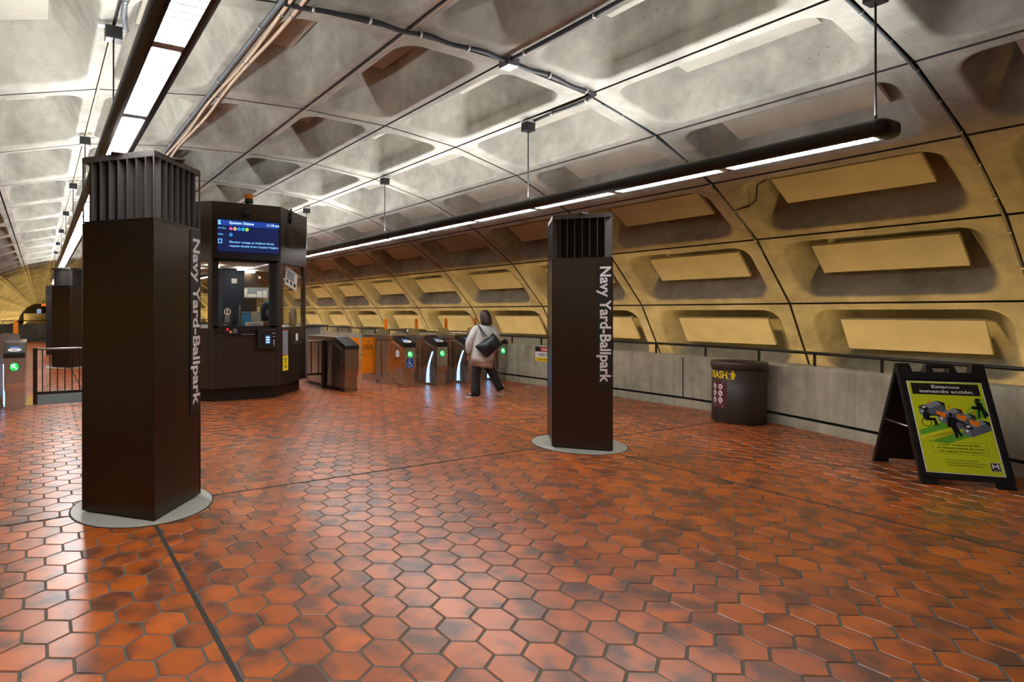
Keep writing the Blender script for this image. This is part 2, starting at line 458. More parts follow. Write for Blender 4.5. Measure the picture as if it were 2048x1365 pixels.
# acoustic panels hung inside the coffers
PANEL_D = {8: 0.16, 7: 0.20, 6: 0.24, 5: 0.30}
BAYS = {-2: 'two bays short of the green sandwich board', -1: 'one bay short of the green sandwich board', 0: 'in the bay of the green sandwich board', 1: 'in the bay of the trash can',
        2: 'in the bay one past the trash can', 3: 'in the bay of the walking woman', 4: 'one bay past the walking woman', 5: 'two bays past the walking woman',
        6: 'three bays past the walking woman', 7: 'four bays past the walking woman', 8: 'five bays past the walking woman'}
ROWS = {8: 'lowest', 7: 'second', 6: 'third', 5: 'fourth', 4: 'fifth', 3: 'sixth', 2: 'seventh', 1: 'eighth', 0: 'ninth', -1: 'tenth', -2: 'eleventh', -3: 'twelfth', -4: 'thirteenth'}
def panels():
    for k in range(-2, 9):
        for n in range(-1, 9):
            hu, hv = 0.79, 0.265
            pd = PANEL_D.get(k, 0.46 if k == 4 else 0.54)
            if k <= 4: hu, hv = 0.70, 0.26
            mb = MB()
            outl = [(-hu, -hv), (hu, -hv), (hu, hv), (-hu, hv)]
            nn = 4
            vs = []
            for d in (pd, pd + 0.05):
                for j in range(nn + 1):
                    v = -hv + 2 * hv * j / nn
                    x, z, nx, nz = arc(k + 0.5)
                    for u in (-hu, hu):
                        vs.append((x + nx * d + nz * v, Y_JOINT + BAY * (n + 0.5) + u, z + nz * d - nx * v))
            fs = []; o2 = 2 * (nn + 1)
            for j in range(nn):
                fs.append((2 * j, 2 * j + 1, 2 * j + 3, 2 * j + 2)); fs.append((o2 + 2 * j, o2 + 2 * j + 2, o2 + 2 * j + 3, o2 + 2 * j + 1))
                fs.append((2 * j, 2 * j + 2, o2 + 2 * j + 2, o2 + 2 * j)); fs.append((2 * j + 1, o2 + 2 * j + 1, o2 + 2 * j + 3, 2 * j + 3))
            fs.append((0, o2, o2 + 1, 1)); fs.append((2 * nn, 2 * nn + 1, o2 + 2 * nn + 1, o2 + 2 * nn))
            mb.add(vs, fs)
            o = mb.build('acoustic_panel', ['panel'])
            row = ROWS[k] + (' coffer row' if k == 8 else ' coffer row up')
            tag(o, 'tan acoustic panel, %s, %s' % (row, BAYS[n]), 'wall panel', 'acoustic panels in the vault coffers')
panels()

# ------------------------------------------------------------------ floor
FX0, FX1, FY0, FY1 = -3.3, 9.9, -3.0, 36.4
JOINT_X = (0.78, 5.86)
JOINT_Y = 5.20
def floor():
    mb = MB()
    mb.box(FX0, FX1 + 0.1, -9, FY1 + 0.3, -0.30, -0.0035, 0)
    p = 0.2213777; ox, oy = 1.68959, 2.41863
    R = (p - 0.011) / sqrt(3); Rt = R - 0.004
    hexa = [(sin(radians(60 * i)), cos(radians(60 * i))) for i in range(6)]
    vs, fs, ms = [], [], []
    j0 = int((FY0 - oy) / (p * 0.8660254)) - 1; j1 = int((FY1 - oy) / (p * 0.8660254)) + 1
    for j in range(j0, j1):
        y = oy + j * p * 0.8660254
        i0 = int((FX0 - ox - j * p / 2) / p) - 1; i1 = int((FX1 - ox - j * p / 2) / p) + 2
        for i in range(i0, i1):
            x = ox + i * p + j * p / 2
            if x < FX0 + 0.1 or x > FX1 - 0.05: continue
            b = len(vs); t = random.uniform(-0.0006, 0.0006)
            vs += [(x + R * a, y + R * c, -0.0045) for a, c in hexa]
            vs += [(x + Rt * a, y + Rt * c, 0.0 + t) for a, c in hexa]
            fs.append(tuple(b + 6 + q for q in range(6))[::-1]); fs += [(b + (q + 1) % 6, b + q, b + 6 + q, b + 6 + (q + 1) % 6) for q in range(6)]
            ms += [1] * 7
    mb.add(vs, fs); mb.m[-len(ms):] = ms
    # movement joints
    for x in JOINT_X: mb.box(x - 0.014, x + 0.014, -3, FY1, -0.002, 0.0016, 2)
    mb.box(FX0, FX1, JOINT_Y - 0.012, JOINT_Y + 0.012, -0.002, 0.0016, 2)
    o = mb.build('floor', ['grout', 'tile', 'joint']); tag(o, kind='structure')
floor()

# ------------------------------------------------------------------ parapets
PAR = [(9.78, FY1), (9.78, 20.0), (9.78, 13.0), (9.78, 10.0), (9.78, 8.0), (9.78, 7.0), (9.765, 6.2), (9.62, 5.15), (9.30, 4.15), (8.98, 3.30), (8.60, 2.25), (8.25, 1.1), (7.7, -0.8), (7.2, -3.0)]
def smooth_path(P, n=4):
    out = []
    V = [Vector(p) for p in P]
    for i in range(len(V) - 1):
        p0 = V[max(i - 1, 0)]; p1 = V[i]; p2 = V[i + 1]; p3 = V[min(i + 2, len(V) - 1)]
        for k in range(n):
            u = k / n
            out.append(0.5 * ((2 * p1) + (p2 - p0) * u + (2 * p0 - 5 * p1 + 4 * p2 - p3) * u * u + (3 * p1 - p0 - 3 * p2 + p3) * u ** 3))
    out.append(V[-1]); return out
def offset(path, d):
    out = []
    for i, p in enumerate(path):
        t = (path[min(i + 1, len(path) - 1)] - path[max(i - 1, 0)]).normalized()
        out.append(p + Vector((-t.y, t.x)) * d)
    return out
def parapet(name, path, side):
    """side +1: the hall lies to the left of travel"""
    mb = MB()
    # section: (offset away from the hall, height)
    sec = [(0.0, -0.28), (0.0, 0.135), (0.05, 0.140), (0.05, 0.168), (-0.012, 0.173), (-0.012, 0.845), (0.012, 0.872), (0.05, 0.885), (0.20, 0.885), (0.20, -0.28)]
    rings = []
    lines = [offset(path, d * side) for d, z in sec]
    for i in range(len(path)):
        rings.append([(lines[j][i].x, lines[j][i].y, sec[j][1]) for j in range(len(sec))])
    mb.loft(rings, 0, smooth=False)
    for fi in range(len(mb.f)):
        q = fi % len(sec)
        if fi < (len(path) - 1) * len(sec) and q in (1, 2, 3): mb.m[fi] = 1
    return mb.build(name, ['parapet', 'joint'])
par_r = smooth_path(PAR, 3)
def cut(path, ya, yb): return [p for p in path if yb - 0.02 <= p.y <= ya + 0.02]
brk = [par_r[i].y for i in range(len(par_r))]
i1 = min(range(len(par_r)), key=lambda i: abs(par_r[i].y - 6.2)); i2 = min(range(len(par_r)), key=lambda i: abs(par_r[i].y - 3.6)); i3 = min(range(len(par_r)), key=lambda i: abs(par_r[i].y - 4.9)); i4 = min(range(len(par_r)), key=lambda i: abs(par_r[i].y - 1.0))
full = par_r
for a_, b_ in ((0, i1), (i1, i3), (i3, i2), (i2, i4), (i4, len(par_r) - 1)):
    tag(parapet('wall_right', full[a_:b_ + 1], 1), kind='structure')
par_l = [Vector((-3.18, -6)), Vector((-3.18, FY1))]
tag(parapet('wall_left', par_l, 1), kind='structure')
# vertical panel joints of the long parapet
def wall_joints():
    mb = MB()
    for y, x in ((16.5, 9.766), (13.6, 9.766), (10.7, 9.766), (6.30, 9.755), (3.62, 9.095), (1.0, 8.19)):
        mb.box(x - 0.004, x + 0.02, y - 0.008, y + 0.008, 0.17, 0.85)
    o = mb.build('trim_1', ['joint']); tag(o, kind='structure')
wall_joints()
# far parapet across the end of the mezzanine
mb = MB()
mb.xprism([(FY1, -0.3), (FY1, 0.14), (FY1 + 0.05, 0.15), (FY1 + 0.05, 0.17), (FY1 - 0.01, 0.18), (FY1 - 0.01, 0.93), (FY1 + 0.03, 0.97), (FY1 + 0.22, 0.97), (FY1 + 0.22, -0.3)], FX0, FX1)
tag(mb.build('wall_far', ['parapet_shaded']), kind='structure')
# the closed end behind the camera
mb = MB(); mb.box(-6, 13, -7.9, -7.7, -1, 5)
tag(mb.build('wall_back', ['vault']), kind='structure')
mb = MB(); mb.box(-7, 14, 181, 181.3, -2.5, 5.0)
tag(mb.build('wall_end', ['bronze_dark']), kind='structure')
# track bed far below the mezzanine
mb = MB(); mb.box(-6, 13, -8, 181, -5.0, -4.8)
tag(mb.build('floor_tracks', ['parapet']), kind='structure')

# handrails
def rail(name, pts, posts, label, group=None, zb=0.885):
    t = thing(name, label, 'handrail', (pts[0][0], pts[0][1], zb), 0, group)
    o = Vector((pts[0][0], pts[0][1], zb))
    mb = MB(); mb.tube([Vector((p[0], p[1], zb + 0.175)) - o for p in pts], 0.022, 10)
    mb.build('top_rail', ['rail'], t)
    for x, y in posts:
        mb = MB(); mb.box(x - 0.013 - o.x, x + 0.013 - o.x, y - 0.013 - o.y, y + 0.013 - o.y, 0, 0.165)
        mb.build('post', ['rail'], t)
    return t
rp = offset(par_r, 0.085)
posts = [(9.865, 9.617 + 0.95 * i) for i in range(-2, 20)]
import bisect
def par_at(y, d=0.085):
    for i in range(len(rp) - 1):
        a, b = rp[i], rp[i + 1]
        if min(a.y, b.y) <= y <= max(a.y, b.y):
            t = (y - a.y) / (b.y - a.y); return (a.x + (b.x - a.x) * t, y)
posts = [par_at(y) for y in (5.05, 4.2, 3.35, 2.5, 1.65, 0.8)] + [par_at(5.95 + 0.92 * i) for i in range(0, 28)]
rail('handrail', [(p.x, p.y) for p in rp], posts, 'long black handrail on the parapet behind the trash can')
rail('handrail', [(FX0, FY1 + 0.1), (FX1, FY1 + 0.1)], [(FX0 + 0.35 + 1.18 * i, FY1 + 0.1) for i in range(11)], 'black handrail on the shaded cross parapet at the far end of the hall', zb=0.97)

# ------------------------------------------------------------------ pendant luminaires
LZ = 3.03
def luminaire(x, ends, lens0, rods, label):
    t = thing('pendant_luminaire', label, 'light fixture', (x, ends[0], LZ))
    y0, y1 = 0.0, ends[1] - ends[0]
    # pill-shaped housing, open trough on top, recessed lens below
    out = []
    hw, hh = 0.145, 0.135
    def arcpts(cx, cz, r, a0, a1, n=6): return [(cx + r * cos(radians(a0 + (a1 - a0) * k / n)), cz + r * sin(radians(a0 + (a1 - a0) * k / n))) for k in range(n + 1)]
    sec = [(0.078, 0.012), (0.078, 0.0)] + arcpts(hw - 0.06, 0.06, 0.06, -90, 0)[0:] + arcpts(hw - 0.06, hh - 0.06, 0.06, 0, 90) + [(0.085, hh), (0.085, hh - 0.02)]
    sec = sec + [(-a, b) for a, b in sec[::-1]]
    mb = MB(); mb.prism(sec, lambda p, a: (p[0], a, p[1]), y0, y1)
    # rounded nose at the near end
    nose = []
    for k in range(5):
        a = pi / 2 * k / 4; s = cos(a); nose.append([(p[0] * (0.55 + 0.45 * s), -0.10 * sin(a), hh / 2 + (p[1] - hh / 2) * (0.5 + 0.5 * s)) for p in [(-hw + 0.02, 0.0), (hw - 0.02, 0.0), (hw, 0.03), (hw, hh - 0.03), (hw - 0.03, hh), (-hw + 0.03, hh), (-hw, hh - 0.03), (-hw, 0.03)]])
    mb.loft(nose, 0)
    mb.build('housing', ['fixture'], t)
    mb = MB(); mb.box(-0.074, 0.074, y0 + 0.05, y1 - 0.05, hh - 0.019, hh - 0.010)
    mb.build('upper_lamp', ['uplamp'], t)
    y = lens0 - ends[0]
    while y < y1 - 0.2:
        e = min(y + 1.15, y1 - 0.03)
        mb = MB(); mb.box(-0.076, 0.076, y, e, 0.010, 0.014); mb.build('lens', ['lens'], t)
        mb = MB(); mb.prism([(e, 0.0118), (e + 0.055, 0.002), (e + 0.11, 0.0118)], lambda p, a: (a, p[0], p[1]), -0.076, 0.076); mb.build('reflector', ['alu'], t)
        y += 1.26
    for ry in rods:
        mb = MB(); mb.tube([(0, ry - ends[0], hh), (0, ry - ends[0], 1.22)], 0.008, 8)
        mb.tube([(0, ry - ends[0], hh - 0.01), (0, ry - ends[0], hh + 0.05)], 0.012, 8); mb.build('hanger_rod', ['fixture'], t)
        mb = MB(); mb.box(-0.075, 0.075, ry - ends[0] - 0.06, ry - ends[0] + 0.06, 1.10, 1.22, 0, 0.008)
        mb.box(-0.13, 0.13, ry - ends[0] - 0.025, ry - ends[0] + 0.025, 1.215, 1.23, 1); mb.build('junction_box', ['black', 'alu'], t)
    return t
luminaire(5.99, (2.22, 34.0), 2.26, [2.25 + 3.84 * i for i in range(9)], 'long black pendant light line above the turnstile side, ending in mid air')
luminaire(0.60, (-4.6, 34.0), -4.42 + 0.16, [-1.85, 1.99, 5.83, 9.70, 13.3, 17.1, 20.9, 24.8, 28.6], 'long black pendant light line running over the large pylon')

# wall washers tucked behind the parapets
def washer(name, pts, label, z=-0.62, m_='wash'):
    o = Vector((pts[0][0], pts[0][1], z))
    t = thing(name, label, 'light fixture', o)
    mb = MB(); tub = MB()
    for a, b in zip(pts[:-1], pts[1:]):
        d = (Vector(b) - Vector(a)).normalized(); n = Vector((-d.y, d.x)); L = [Vector((*a, 0)), Vector((*b, 0))]
        def q(p, off, z): return (p.x + n.x * off - o.x, p.y + n.y * off - o.y, z)
        for w0, w1, z0, z1, m in ((-0.045, 0.045, 0.0, 0.045, mb), (-0.09, -0.06, -0.06, 0.07, tub), (0.06, 0.09, -0.06, 0.07, tub), (-0.09, 0.09, -0.08, -0.06, tub)):
            vs = [q(L[0], w0, z0), q(L[0], w1, z0), q(L[1], w1, z0), q(L[1], w0, z0), q(L[0], w0, z1), q(L[0], w1, z1), q(L[1], w1, z1), q(L[1], w0, z1)]
            m.add(vs, [(0, 3, 2, 1), (4, 5, 6, 7), (0, 1, 5, 4), (1, 2, 6, 5), (2, 3, 7, 6), (3, 0, 4, 7)])
    tub.build('trough', ['fixture'], t); mb.build('tube', [m_], t)
washer('wall_washer', [(10.25, -6.5), (10.25, 34.5)], 'golden light trough sunk behind the parapet of the trash can')
washer('wall_washer', [(-3.65, -6.5), (-3.65, 34.5)], 'golden light trough sunk behind the opposite parapet')
washer('wall_washer', [(10.25, 37), (10.25, 178)], 'golden light trough along the trackside wall past the mezzanine', -1.5, 'wash_far')
washer('wall_washer', [(-3.65, 37), (-3.65, 178)], 'golden light trough along the opposite trackside wall past the mezzanine', -1.5, 'wash_far')
M['far_sign'] = emis('far_sign_glow', (1.0, 0.12, 0.02), 1.5)
M['far_board'] = emis('far_board_glow', (0.45, 0.6, 0.85), 0.5)

# ------------------------------------------------------------------ lettering helpers
def to_mesh(o):
    bpy.context.view_layer.update()
    me = bpy.data.meshes.new_from_object(o.evaluated_get(bpy.context.evaluated_depsgraph_get()))
    n = bpy.data.objects.new(o.name, me); cu = o.data; nm = o.name
    COL.objects.link(n); n.parent = o.parent; n.matrix_local = o.matrix_local.copy()
    bpy.data.objects.remove(o); bpy.data.curves.remove(cu); n.name = nm
    return n

def fit_text(name, body, cap, wid, m, mtl, parent, bold=0.0, ext=0.0006, align='LEFT', line=1.0):
    """letters `cap` metres tall stretched to `wid` metres along the line"""
    size = cap / 0.70
    o = text(name, body, size, m, mtl, parent, bold * size, align, 1.0, ext, line)
    if wid:
        bpy.context.view_layer.update()
        dx = o.dimensions.x / max(o.matrix_world.to_scale().x, 1e-6)
        o.matrix_local = m @ Matrix.Diagonal((wid / max(dx, 1e-6), 1, 1, 1))
    return to_mesh(o)

def plate(name, m, w_, h_, t, mats, parent, r=0.0, z0=0.0):
    """flat plate from (0,0) to (w,h) in the frame m"""
    b = MB(); b.zprism(rrect(0, 0, w_, h_, r) if r else rect(0, 0, w_, h_), z0, z0 + t)
    o = b.build(name, mats, parent); o.matrix_local = m
    return o

# ------------------------------------------------------------------ pylons
def pylon(cx, cy, hx, hy, zt, zl, label, sign=None, disk=None):
    t = thing('pylon', label, 'pylon', (cx, cy, 0))
    F, R, B, L = (0, -hy), (hx, 0), (0, hy), (-hx, 0)
    dia = [F, R, B, L]
    sc = lambda k: [(p[0] * k, p[1] * k) for p in dia]
    mb = MB(); mb.lathe([(disk, 0.0), (disk, 0.004), (disk - 0.004, 0.006)], (0, 0, 0), 72)
    mb.lathe([(disk + 0.012, 0.0), (disk + 0.012, 0.0025), (disk - 0.01, 0.003)], (0, 0, 0), 72, 1)
    mb.build('base_disk', ['disk', 'joint'], t)
    mb = MB(); mb.zprism(sc(0.95), 0.0, 0.03, 1); mb.zprism(dia, 0.02, zl - 0.006, 0)
    for p in dia: mb.box(p[0] - 0.004, p[0] + 0.004, p[1] - 0.004, p[1] + 0.004, 0.02, zl - 0.004, 0)
    mb.build('shaft', ['bronze', 'matte_black'], t)
    mb = MB(); mb.zprism(sc(0.80), zl - 0.01, zt - 0.04, 1); mb.zprism(sc(1.0), zl - 0.003, zl + 0.010, 0)
    for a, b in ((F, R), (R, B), (B, L), (L, F)):
        A = Vector(a); Bv = Vector(b); d = (Bv - A); ln = d.length; d.normalize(); inn = Vector((-d.y, d.x))
        for i in range(0, 8):
            p = A + d * (ln * i / 8 + 0.003)
            dep = min(0.125, ln * i / 8 * 0.9 + 0.012, (ln - ln * i / 8) * 0.9)
            v0 = p; v1 = p + inn * dep; h_ = d * 0.004
            vs = [(q.x, q.y, z) for z in (zl + 0.005, zt - 0.03) for q in (v0 - h_, v0 + h_, v1 + h_, v1 - h_)]
            mb.add(vs, [(0, 3, 2, 1), (4, 5, 6, 7), (0, 1, 5, 4), (1, 2, 6, 5), (2, 3, 7, 6), (3, 0, 4, 7)], 2)
    mb.build('louvre', ['bronze', 'matte_black', 'bronze_fin'], t)
    mb = MB(); mb.zprism(sc(1.005), zt - 0.05, zt - 0.006, 0); mb.zprism(sc(0.98), zt - 0.006, zt, 0)
    for a, b in ((F, R), (L, F)):
        c = (Vector(a) + Vector(b)) * 0.49
        mb.box(c.x - 0.05, c.x + 0.05, c.y - 0.05, c.y + 0.05, zt - 0.004, zt + 0.010, 0)
    mb.build('cap', ['bronze_fin'], t)
    if sign:
        a, b = (Vector(F), Vector(R)) if sign == 'right' else (Vector(L), Vector(F))
        d = (b - a).normalized(); n = Vector((d.y, -d.x))
        w0, z0, z1, tz0, tz1, cap = (0.172, 0.745, 2.335, 0.83, 2.275, 0.112) if sign == 'right' else (0.172, 0.745, 2.21, 0.815, 2.165, 0.114)
        o = b - d * w0 + n * 0.001
        m = frame((o.x, o.y, z0), (d.x, d.y, 0), (0, 0, 1))
        pl = plate('name_sign', m, w0 - 0.004, z1 - z0, 0.006, ['bronze_dark'], t)
        ml = Matrix.Translation((0.042, tz1 - z0, 0.0065)) @ Matrix.Rotation(-pi / 2, 4, 'Z')
        fit_text('lettering', 'Navy Yard-Ballpark', cap, tz1 - tz0, ml, 'letter', pl, bold=0.025)
        pl['label'] = 'dark sign plate reading Navy Yard-Ballpark downwards'
    return t
pylon(0.781, 5.25, 0.476, 0.515, 2.885, 2.352, 'large brown metal pylon at front with louvred head, white Navy Yard-Ballpark lettering at its edge', 'right', 0.565)
pylon(5.875, 5.13, 0.440, 0.490, 2.785, 2.26, 'brown metal pylon between the walking woman and the trash can', 'left', 0.55)
pylon(0.779, 19.42, 0.476, 0.60, 2.916, 2.385, 'distant brown pylon with louvred head beyond the short railing', None, 0.65)

# ------------------------------------------------------------------ station agent kiosk
KX, KY, KA = 3.37, 12.05, 1.57
def octa(a, rot=22.5): return [(a / cos(radians(22.5)) * cos(radians(rot + 45 * i)), a / cos(radians(22.5)) * sin(radians(rot + 45 * i))) for i in range(8)]
def kiosk():
    t = thing('agent_kiosk', 'dark brown octagonal station agent kiosk with windows and blue status screen', 'kiosk', (KX, KY, 0))
    mb = MB(); mb.zprism(octa(KA - 0.13), 0, 0.27); mb.build('plinth', ['bronze_dark'], t)
    mb = MB(); mb.zprism(octa(KA), 0.245, 1.30, 0)
    V = octa(KA + 0.003)
    for i in range(8):
        a = Vector(V[i]); b = Vector(V[(i + 1) % 8]); d = (b - a).normalized()
        for s_ in (0.075, (b - a).length - 0.075):
            p = a + d * s_
            mb.box(p.x - 0.004, p.x + 0.004, p.y - 0.004, p.y + 0.004, 0.25, 1.30, 1)
    mb.zprism(octa(KA + 0.02), 1.285, 1.335, 0)
    mb.build('counter_wall', ['kiosk', 'matte_black'], t)
    V = octa(KA)
    for i in range(8):
        a = Vector(V[i]); p0 = Vector(V[i - 1]); p1 = Vector(V[(i + 1) % 8])
        d0 = (p0 - a).normalized(); d1 = (p1 - a).normalized(); inn = (-a).normalized()
        wd = 0.085
        pts = [a + d0 * wd, a, a + d1 * wd, a + d1 * wd * 0.9 + inn * 0.08, a + inn * 0.11, a + d0 * wd * 0.9 + inn * 0.08]
        if i in (0,): wd = 0.03; pts = [a + d0 * wd, a, a + d1 * wd, a + inn * 0.03]
        mb = MB(); mb.zprism([(p.x, p.y) for p in pts], 1.33, 2.56); mb.build('corner_post', ['kiosk'], t)
    for i in range(8):
        a = Vector(V[i]) * 0.985; b = Vector(V[(i + 1) % 8]) * 0.985; d = (b - a).normalized(); nrm = Vector((d.y, -d.x))
        mb = MB(); q = [a + d * 0.03, b - d * 0.03]
        vs = [(p.x + nrm.x * o_, p.y + nrm.y * o_, z) for z in (1.33, 2.56) for p in q for o_ in (0, 0.008)]
        mb.add(vs, [(0, 1, 3, 2), (4, 6, 7, 5), (0, 2, 6, 4), (1, 5, 7, 3), (0, 4, 5, 1), (2, 3, 7, 6)])
        mb.build('window_pane', ['kiosk_glass'], t)
    mb = MB(); mb.zprism(octa(KA + 0.01), 2.555, 3.615, 0); mb.zprism(octa(KA - 0.12), 2.548, 2.556, 1)
    for (x, y) in ((-0.35, -0.55), (0.35, -0.15), (0.75, 0.55), (-0.5, 0.4)):
        mb.lathe([(0.11, 2.50), (0.11, 2.549)], (x, y, 0), 20, 2)
    mb.build('header', ['kiosk', M['kiosk_ceiling'], M['kiosk_lamp']], t)
    yf = -KA - 0.012
    # inner black window frame of the front
    X0, X1 = 2.835 - KX, 3.80 - KX
    mb = MB()
    for x0, x1, z0, z1 in ((X0 - 0.09, X0, 1.33, 2.58), (X1, X1 + 0.14, 1.33, 2.58), (X0 - 0.09, X1 + 0.14, 2.54, 2.62), (X0 - 0.09, X1 + 0.14, 1.31, 1.37)):
        mb.box(x0, x1, yf - 0.012, yf + 0.05, z0, z1)
    mb.build('window_frame', ['matte_black'], t)
    # status screen
    sw, sh = 1.245, 0.74
    m = frame((2.765 - KX, yf - 0.02, 2.585), (1, 0, 0), (0, 0, 1))
    mb = MB(); mb.zprism(rect(0, 0, sw, sh), -0.03, 0.02); scr = mb.build('status_screen', ['black'], t); scr.matrix_local = m
    scr['label'] = 'dark blue screen headed System Status'
    polys = [(rect(0.045, 0.10, 1.20, 0.70), 0, 0), (rect(0.045, 0.60, 1.20, 0.70), 1, 1), (rect(0.045, 0.495, 1.20, 0.50), 2, 1), (rect(0.045, 0.375, 1.20, 0.38), 2, 1), (rect(0.045, 0.105, 1.20, 0.13), 2, 1),
             (rect(0.05, 0.612, 0.10, 0.69), 3, 2), (rect(0.05, 0.275, 0.125, 0.355), 3, 2), (rect(0.06, 0.285, 0.115, 0.345), 1, 3)]
    for i, c in enumerate((4, 5, 6, 7, 8)): polys.append((circ(0.285 + 0.075 * i, 0.548, 0.033), c, 2))
    polys.append((circ(0.285, 0.437, 0.033), 6, 2))
    flat('display', polys, Matrix.Translation((0, 0, 0.0205)), ['screen_dark', 'screen_blue', M['matte_black'], M['screen_text'], M['dot_red'], M['dot_tan'], M['dot_blue'], M['dot_teal'], M['dot_lime']], scr)
    T = lambda b, x, y, cap, wd, mt, bold=0.012: fit_text('screen_text', b, cap, wd, Matrix.Translation((x, y, 0.0245)), mt, scr, bold, 0.0003)
    T('System Status', 0.255, 0.633, 0.046, 0.46, 'screen_white', 0.02); T('11:18 am', 0.955, 0.633, 0.042, 0.24, 'screen_white', 0.02)
    T('On Time', 0.05, 0.538, 0.024, 0.14, 'screen_text'); T('Delay', 0.05, 0.428, 0.024, 0.092, 'screen_text')
    T('Elevator outage at Addison Road,', 0.255, 0.292, 0.036, 0.85, 'screen_text'); T('request shuttle from Capitol Heights', 0.255, 0.222, 0.036, 0.93, 'screen_text')
    T('M', 0.058, 0.632, 0.04, 0.035, 'screen_dark', 0.0)
    for i, s in enumerate(('RD', 'OR', 'BL', 'SV', 'YL')): T(s, 0.267 + 0.075 * i, 0.539, 0.018, 0.035, 'screen_white' if i == 0 else 'black')
    T('BL', 0.267, 0.428, 0.018, 0.035, 'screen_dark')
    # dome camera, beacon, aerial
    mb = MB(); mb.lathe([(0.085, 0), (0.085, 0.02), (0.075, 0.03)], (0, 0, 0), 24); mb.ball((0, 0, 0.03), 0.07, 0.07, 0.07, 12)
    o = mb.build('dome_camera', ['black'], t); o.matrix_local = frame((3.34 - KX, yf - 0.0, 3.45), (1, 0, 0), (0, 0, 1))
    mb = MB(); mb.tube([(0.30, -0.75, 3.60), (0.30, -0.75, 3.79)], 0.014, 8, 0); mb.lathe([(0.02, 3.60), (0.17, 3.612), (0.15, 3.64), (0.05, 3.65)], (0.30, -0.75, 0), 20, 0)
    mb.lathe([(0.085, 3.785), (0.085, 3.86)], (0.30, -0.75, 0), 20, 0); mb.build('beacon_stalk', ['black'], t)
    mb = MB(); mb.lathe([(0.082, 3.86), (0.088, 3.90), (0.086, 3.955), (0.06, 3.965)], (0.30, -0.75, 0), 24); mb.build('amber_beacon', ['amber'], t)
    # right chamfer face: frame with x along the face, from the front corner
    c0 = Vector(octa(KA)[6]) if False else Vector((KA * math.tan(radians(22.5)), -KA)); d = Vector((1, 1)).normalized(); nrm = Vector((1, -1)).normalized()
    def ch(q, z, off=0.004): return frame((c0.x + d.x * q + nrm.x * off, c0.y + d.y * q + nrm.y * off, z), (d.x, d.y, 0), (0, 0, 1))
    mb = MB(); mb.box(-0.03, 0.03, -0.09, 0.12, 0, 0.03); mb.box(-0.10, 0.10, 0.0, 0.03, 0.0, 0.03); mb.tube([(0, -0.05, 0.02), (0, 0.2, 0.03)], 0.02, 8)
    o = mb.build('latch_bracket', ['matte_black'], t); o.matrix_local = ch(0.42, 3.44, 0.012)
    p = plate('notice_plate', ch(0.24, 2.87, 0.012), 0.69, 0.38, 0.004, ['bronze_dark'], t)
    rows = []
    for i in range(5):
        rows.append(i)
    flat('faded_print', [(rect(x, 0.31 - 0.045 * i, x + 0.22 - 0.02 * (i % 2), 0.324 - 0.045 * i), 0, 0) for i in rows for x in (0.05, 0.42)] + [(rect(0.31, 0.12, 0.37, 0.33), 0, 0), (rect(0.19, 0.08, 0.49, 0.10), 0, 0), (rect(0.22, 0.045, 0.45, 0.065), 0, 0)], Matrix.Translation((0, 0, 0.004)), ['gold_text'], p)
    p = plate('timetable_poster', ch(0.09, 0.79), 0.26, 0.53, 0.003, [M['poster_grey']], t); p['label'] = 'narrow grey and red poster'
    flat('print', [(rect(0.0, 0.475, 0.26, 0.53), 0, 0), (rect(0.02, 0.0, 0.14, 0.02), 0, 0)] + [(rect(0.02, 0.05 + 0.045 * i, 0.24, 0.055 + 0.045 * i), 1, 0) for i in range(9)], Matrix.Translation((0, 0, 0.003)), [M['red_vinyl'], M['poster_blue']], p)
    p = plate('wifi_sticker', ch(0.10, 0.50), 0.255, 0.285, 0.003, [M['yellow_vinyl']], t); p['label'] = 'yellow Wi-Fi sticker'
    arcs = []
    for r_ in (0.04, 0.07, 0.10):
        for k in range(8):
            a0 = radians(45 + 90 * k / 8); a1 = radians(45 + 90 * (k + 1) / 8)
            arcs.append(([(0.128 + q * cos(a), 0.13 + q * sin(a)) for q, a in ((r_, a0), (r_ + 0.014, a0), (r_ + 0.014, a1), (r_, a1))], 0, 0))
    arcs.append((circ(0.128, 0.142, 0.014, 12), 0, 0))
    flat('wifi_symbol', arcs, Matrix.Translation((0, 0, 0.003)), ['black'], p)
    fit_text('lettering', 'Wi-Fi', 0.05, 0.14, Matrix.Translation((0.06, 0.05, 0.004)), 'black', p, 0.02)
    p = plate('door_plate', ch(0.44, 0.93, 0.002), 0.76, 0.40, 0.003, ['kiosk'], t)
    flat('print', [(rect(0.30, 0.12, 0.42, 0.26), 0, 0), (rect(0.12, 0.085, 0.66, 0.098), 1, 0), (rect(0.12, 0.055, 0.66, 0.066), 1, 0)], Matrix.Translation((0, 0, 0.003)), ['white', M['alu']], p)
    # front furniture: intercom, money slot, card reader, restroom sticker, name plate
    m = frame((2.925 - KX, yf - 0.008, 1.215), (1, 0, 0), (0, 0, 1))
    p = plate('intercom', m, 0.30, 0.125, 0.03, ['matte_black'], t)
    flat('lights', [(rect(0.045, 0.075, 0.085, 0.115), 0, 0), (circ(0.12, 0.05, 0.02, 12), 1, 0)], Matrix.Translation((0, 0, 0.03)), [M['red_lamp'], M['amber_lamp']], p)
    fit_text('lettering', 'Talk\nhere', 0.028, 0.08, Matrix.Translation((0.165, 0.075, 0.031)), 'white', p, 0.01)
    m = frame((3.225 - KX, yf - 0.008, 1.195), (1, 0, 0), (0, 0, 1))
    mb = MB(); mb.zprism(rrect(0, 0, 0.31, 0.07, 0.02), -0.01, 0.012); mb.zprism(rrect(0.03, 0.012, 0.28, 0.026, 0.006), 0.012, 0.03, 1)
    o = mb.build('money_slot', ['matte_black', 'alu'], t); o.matrix_local = m
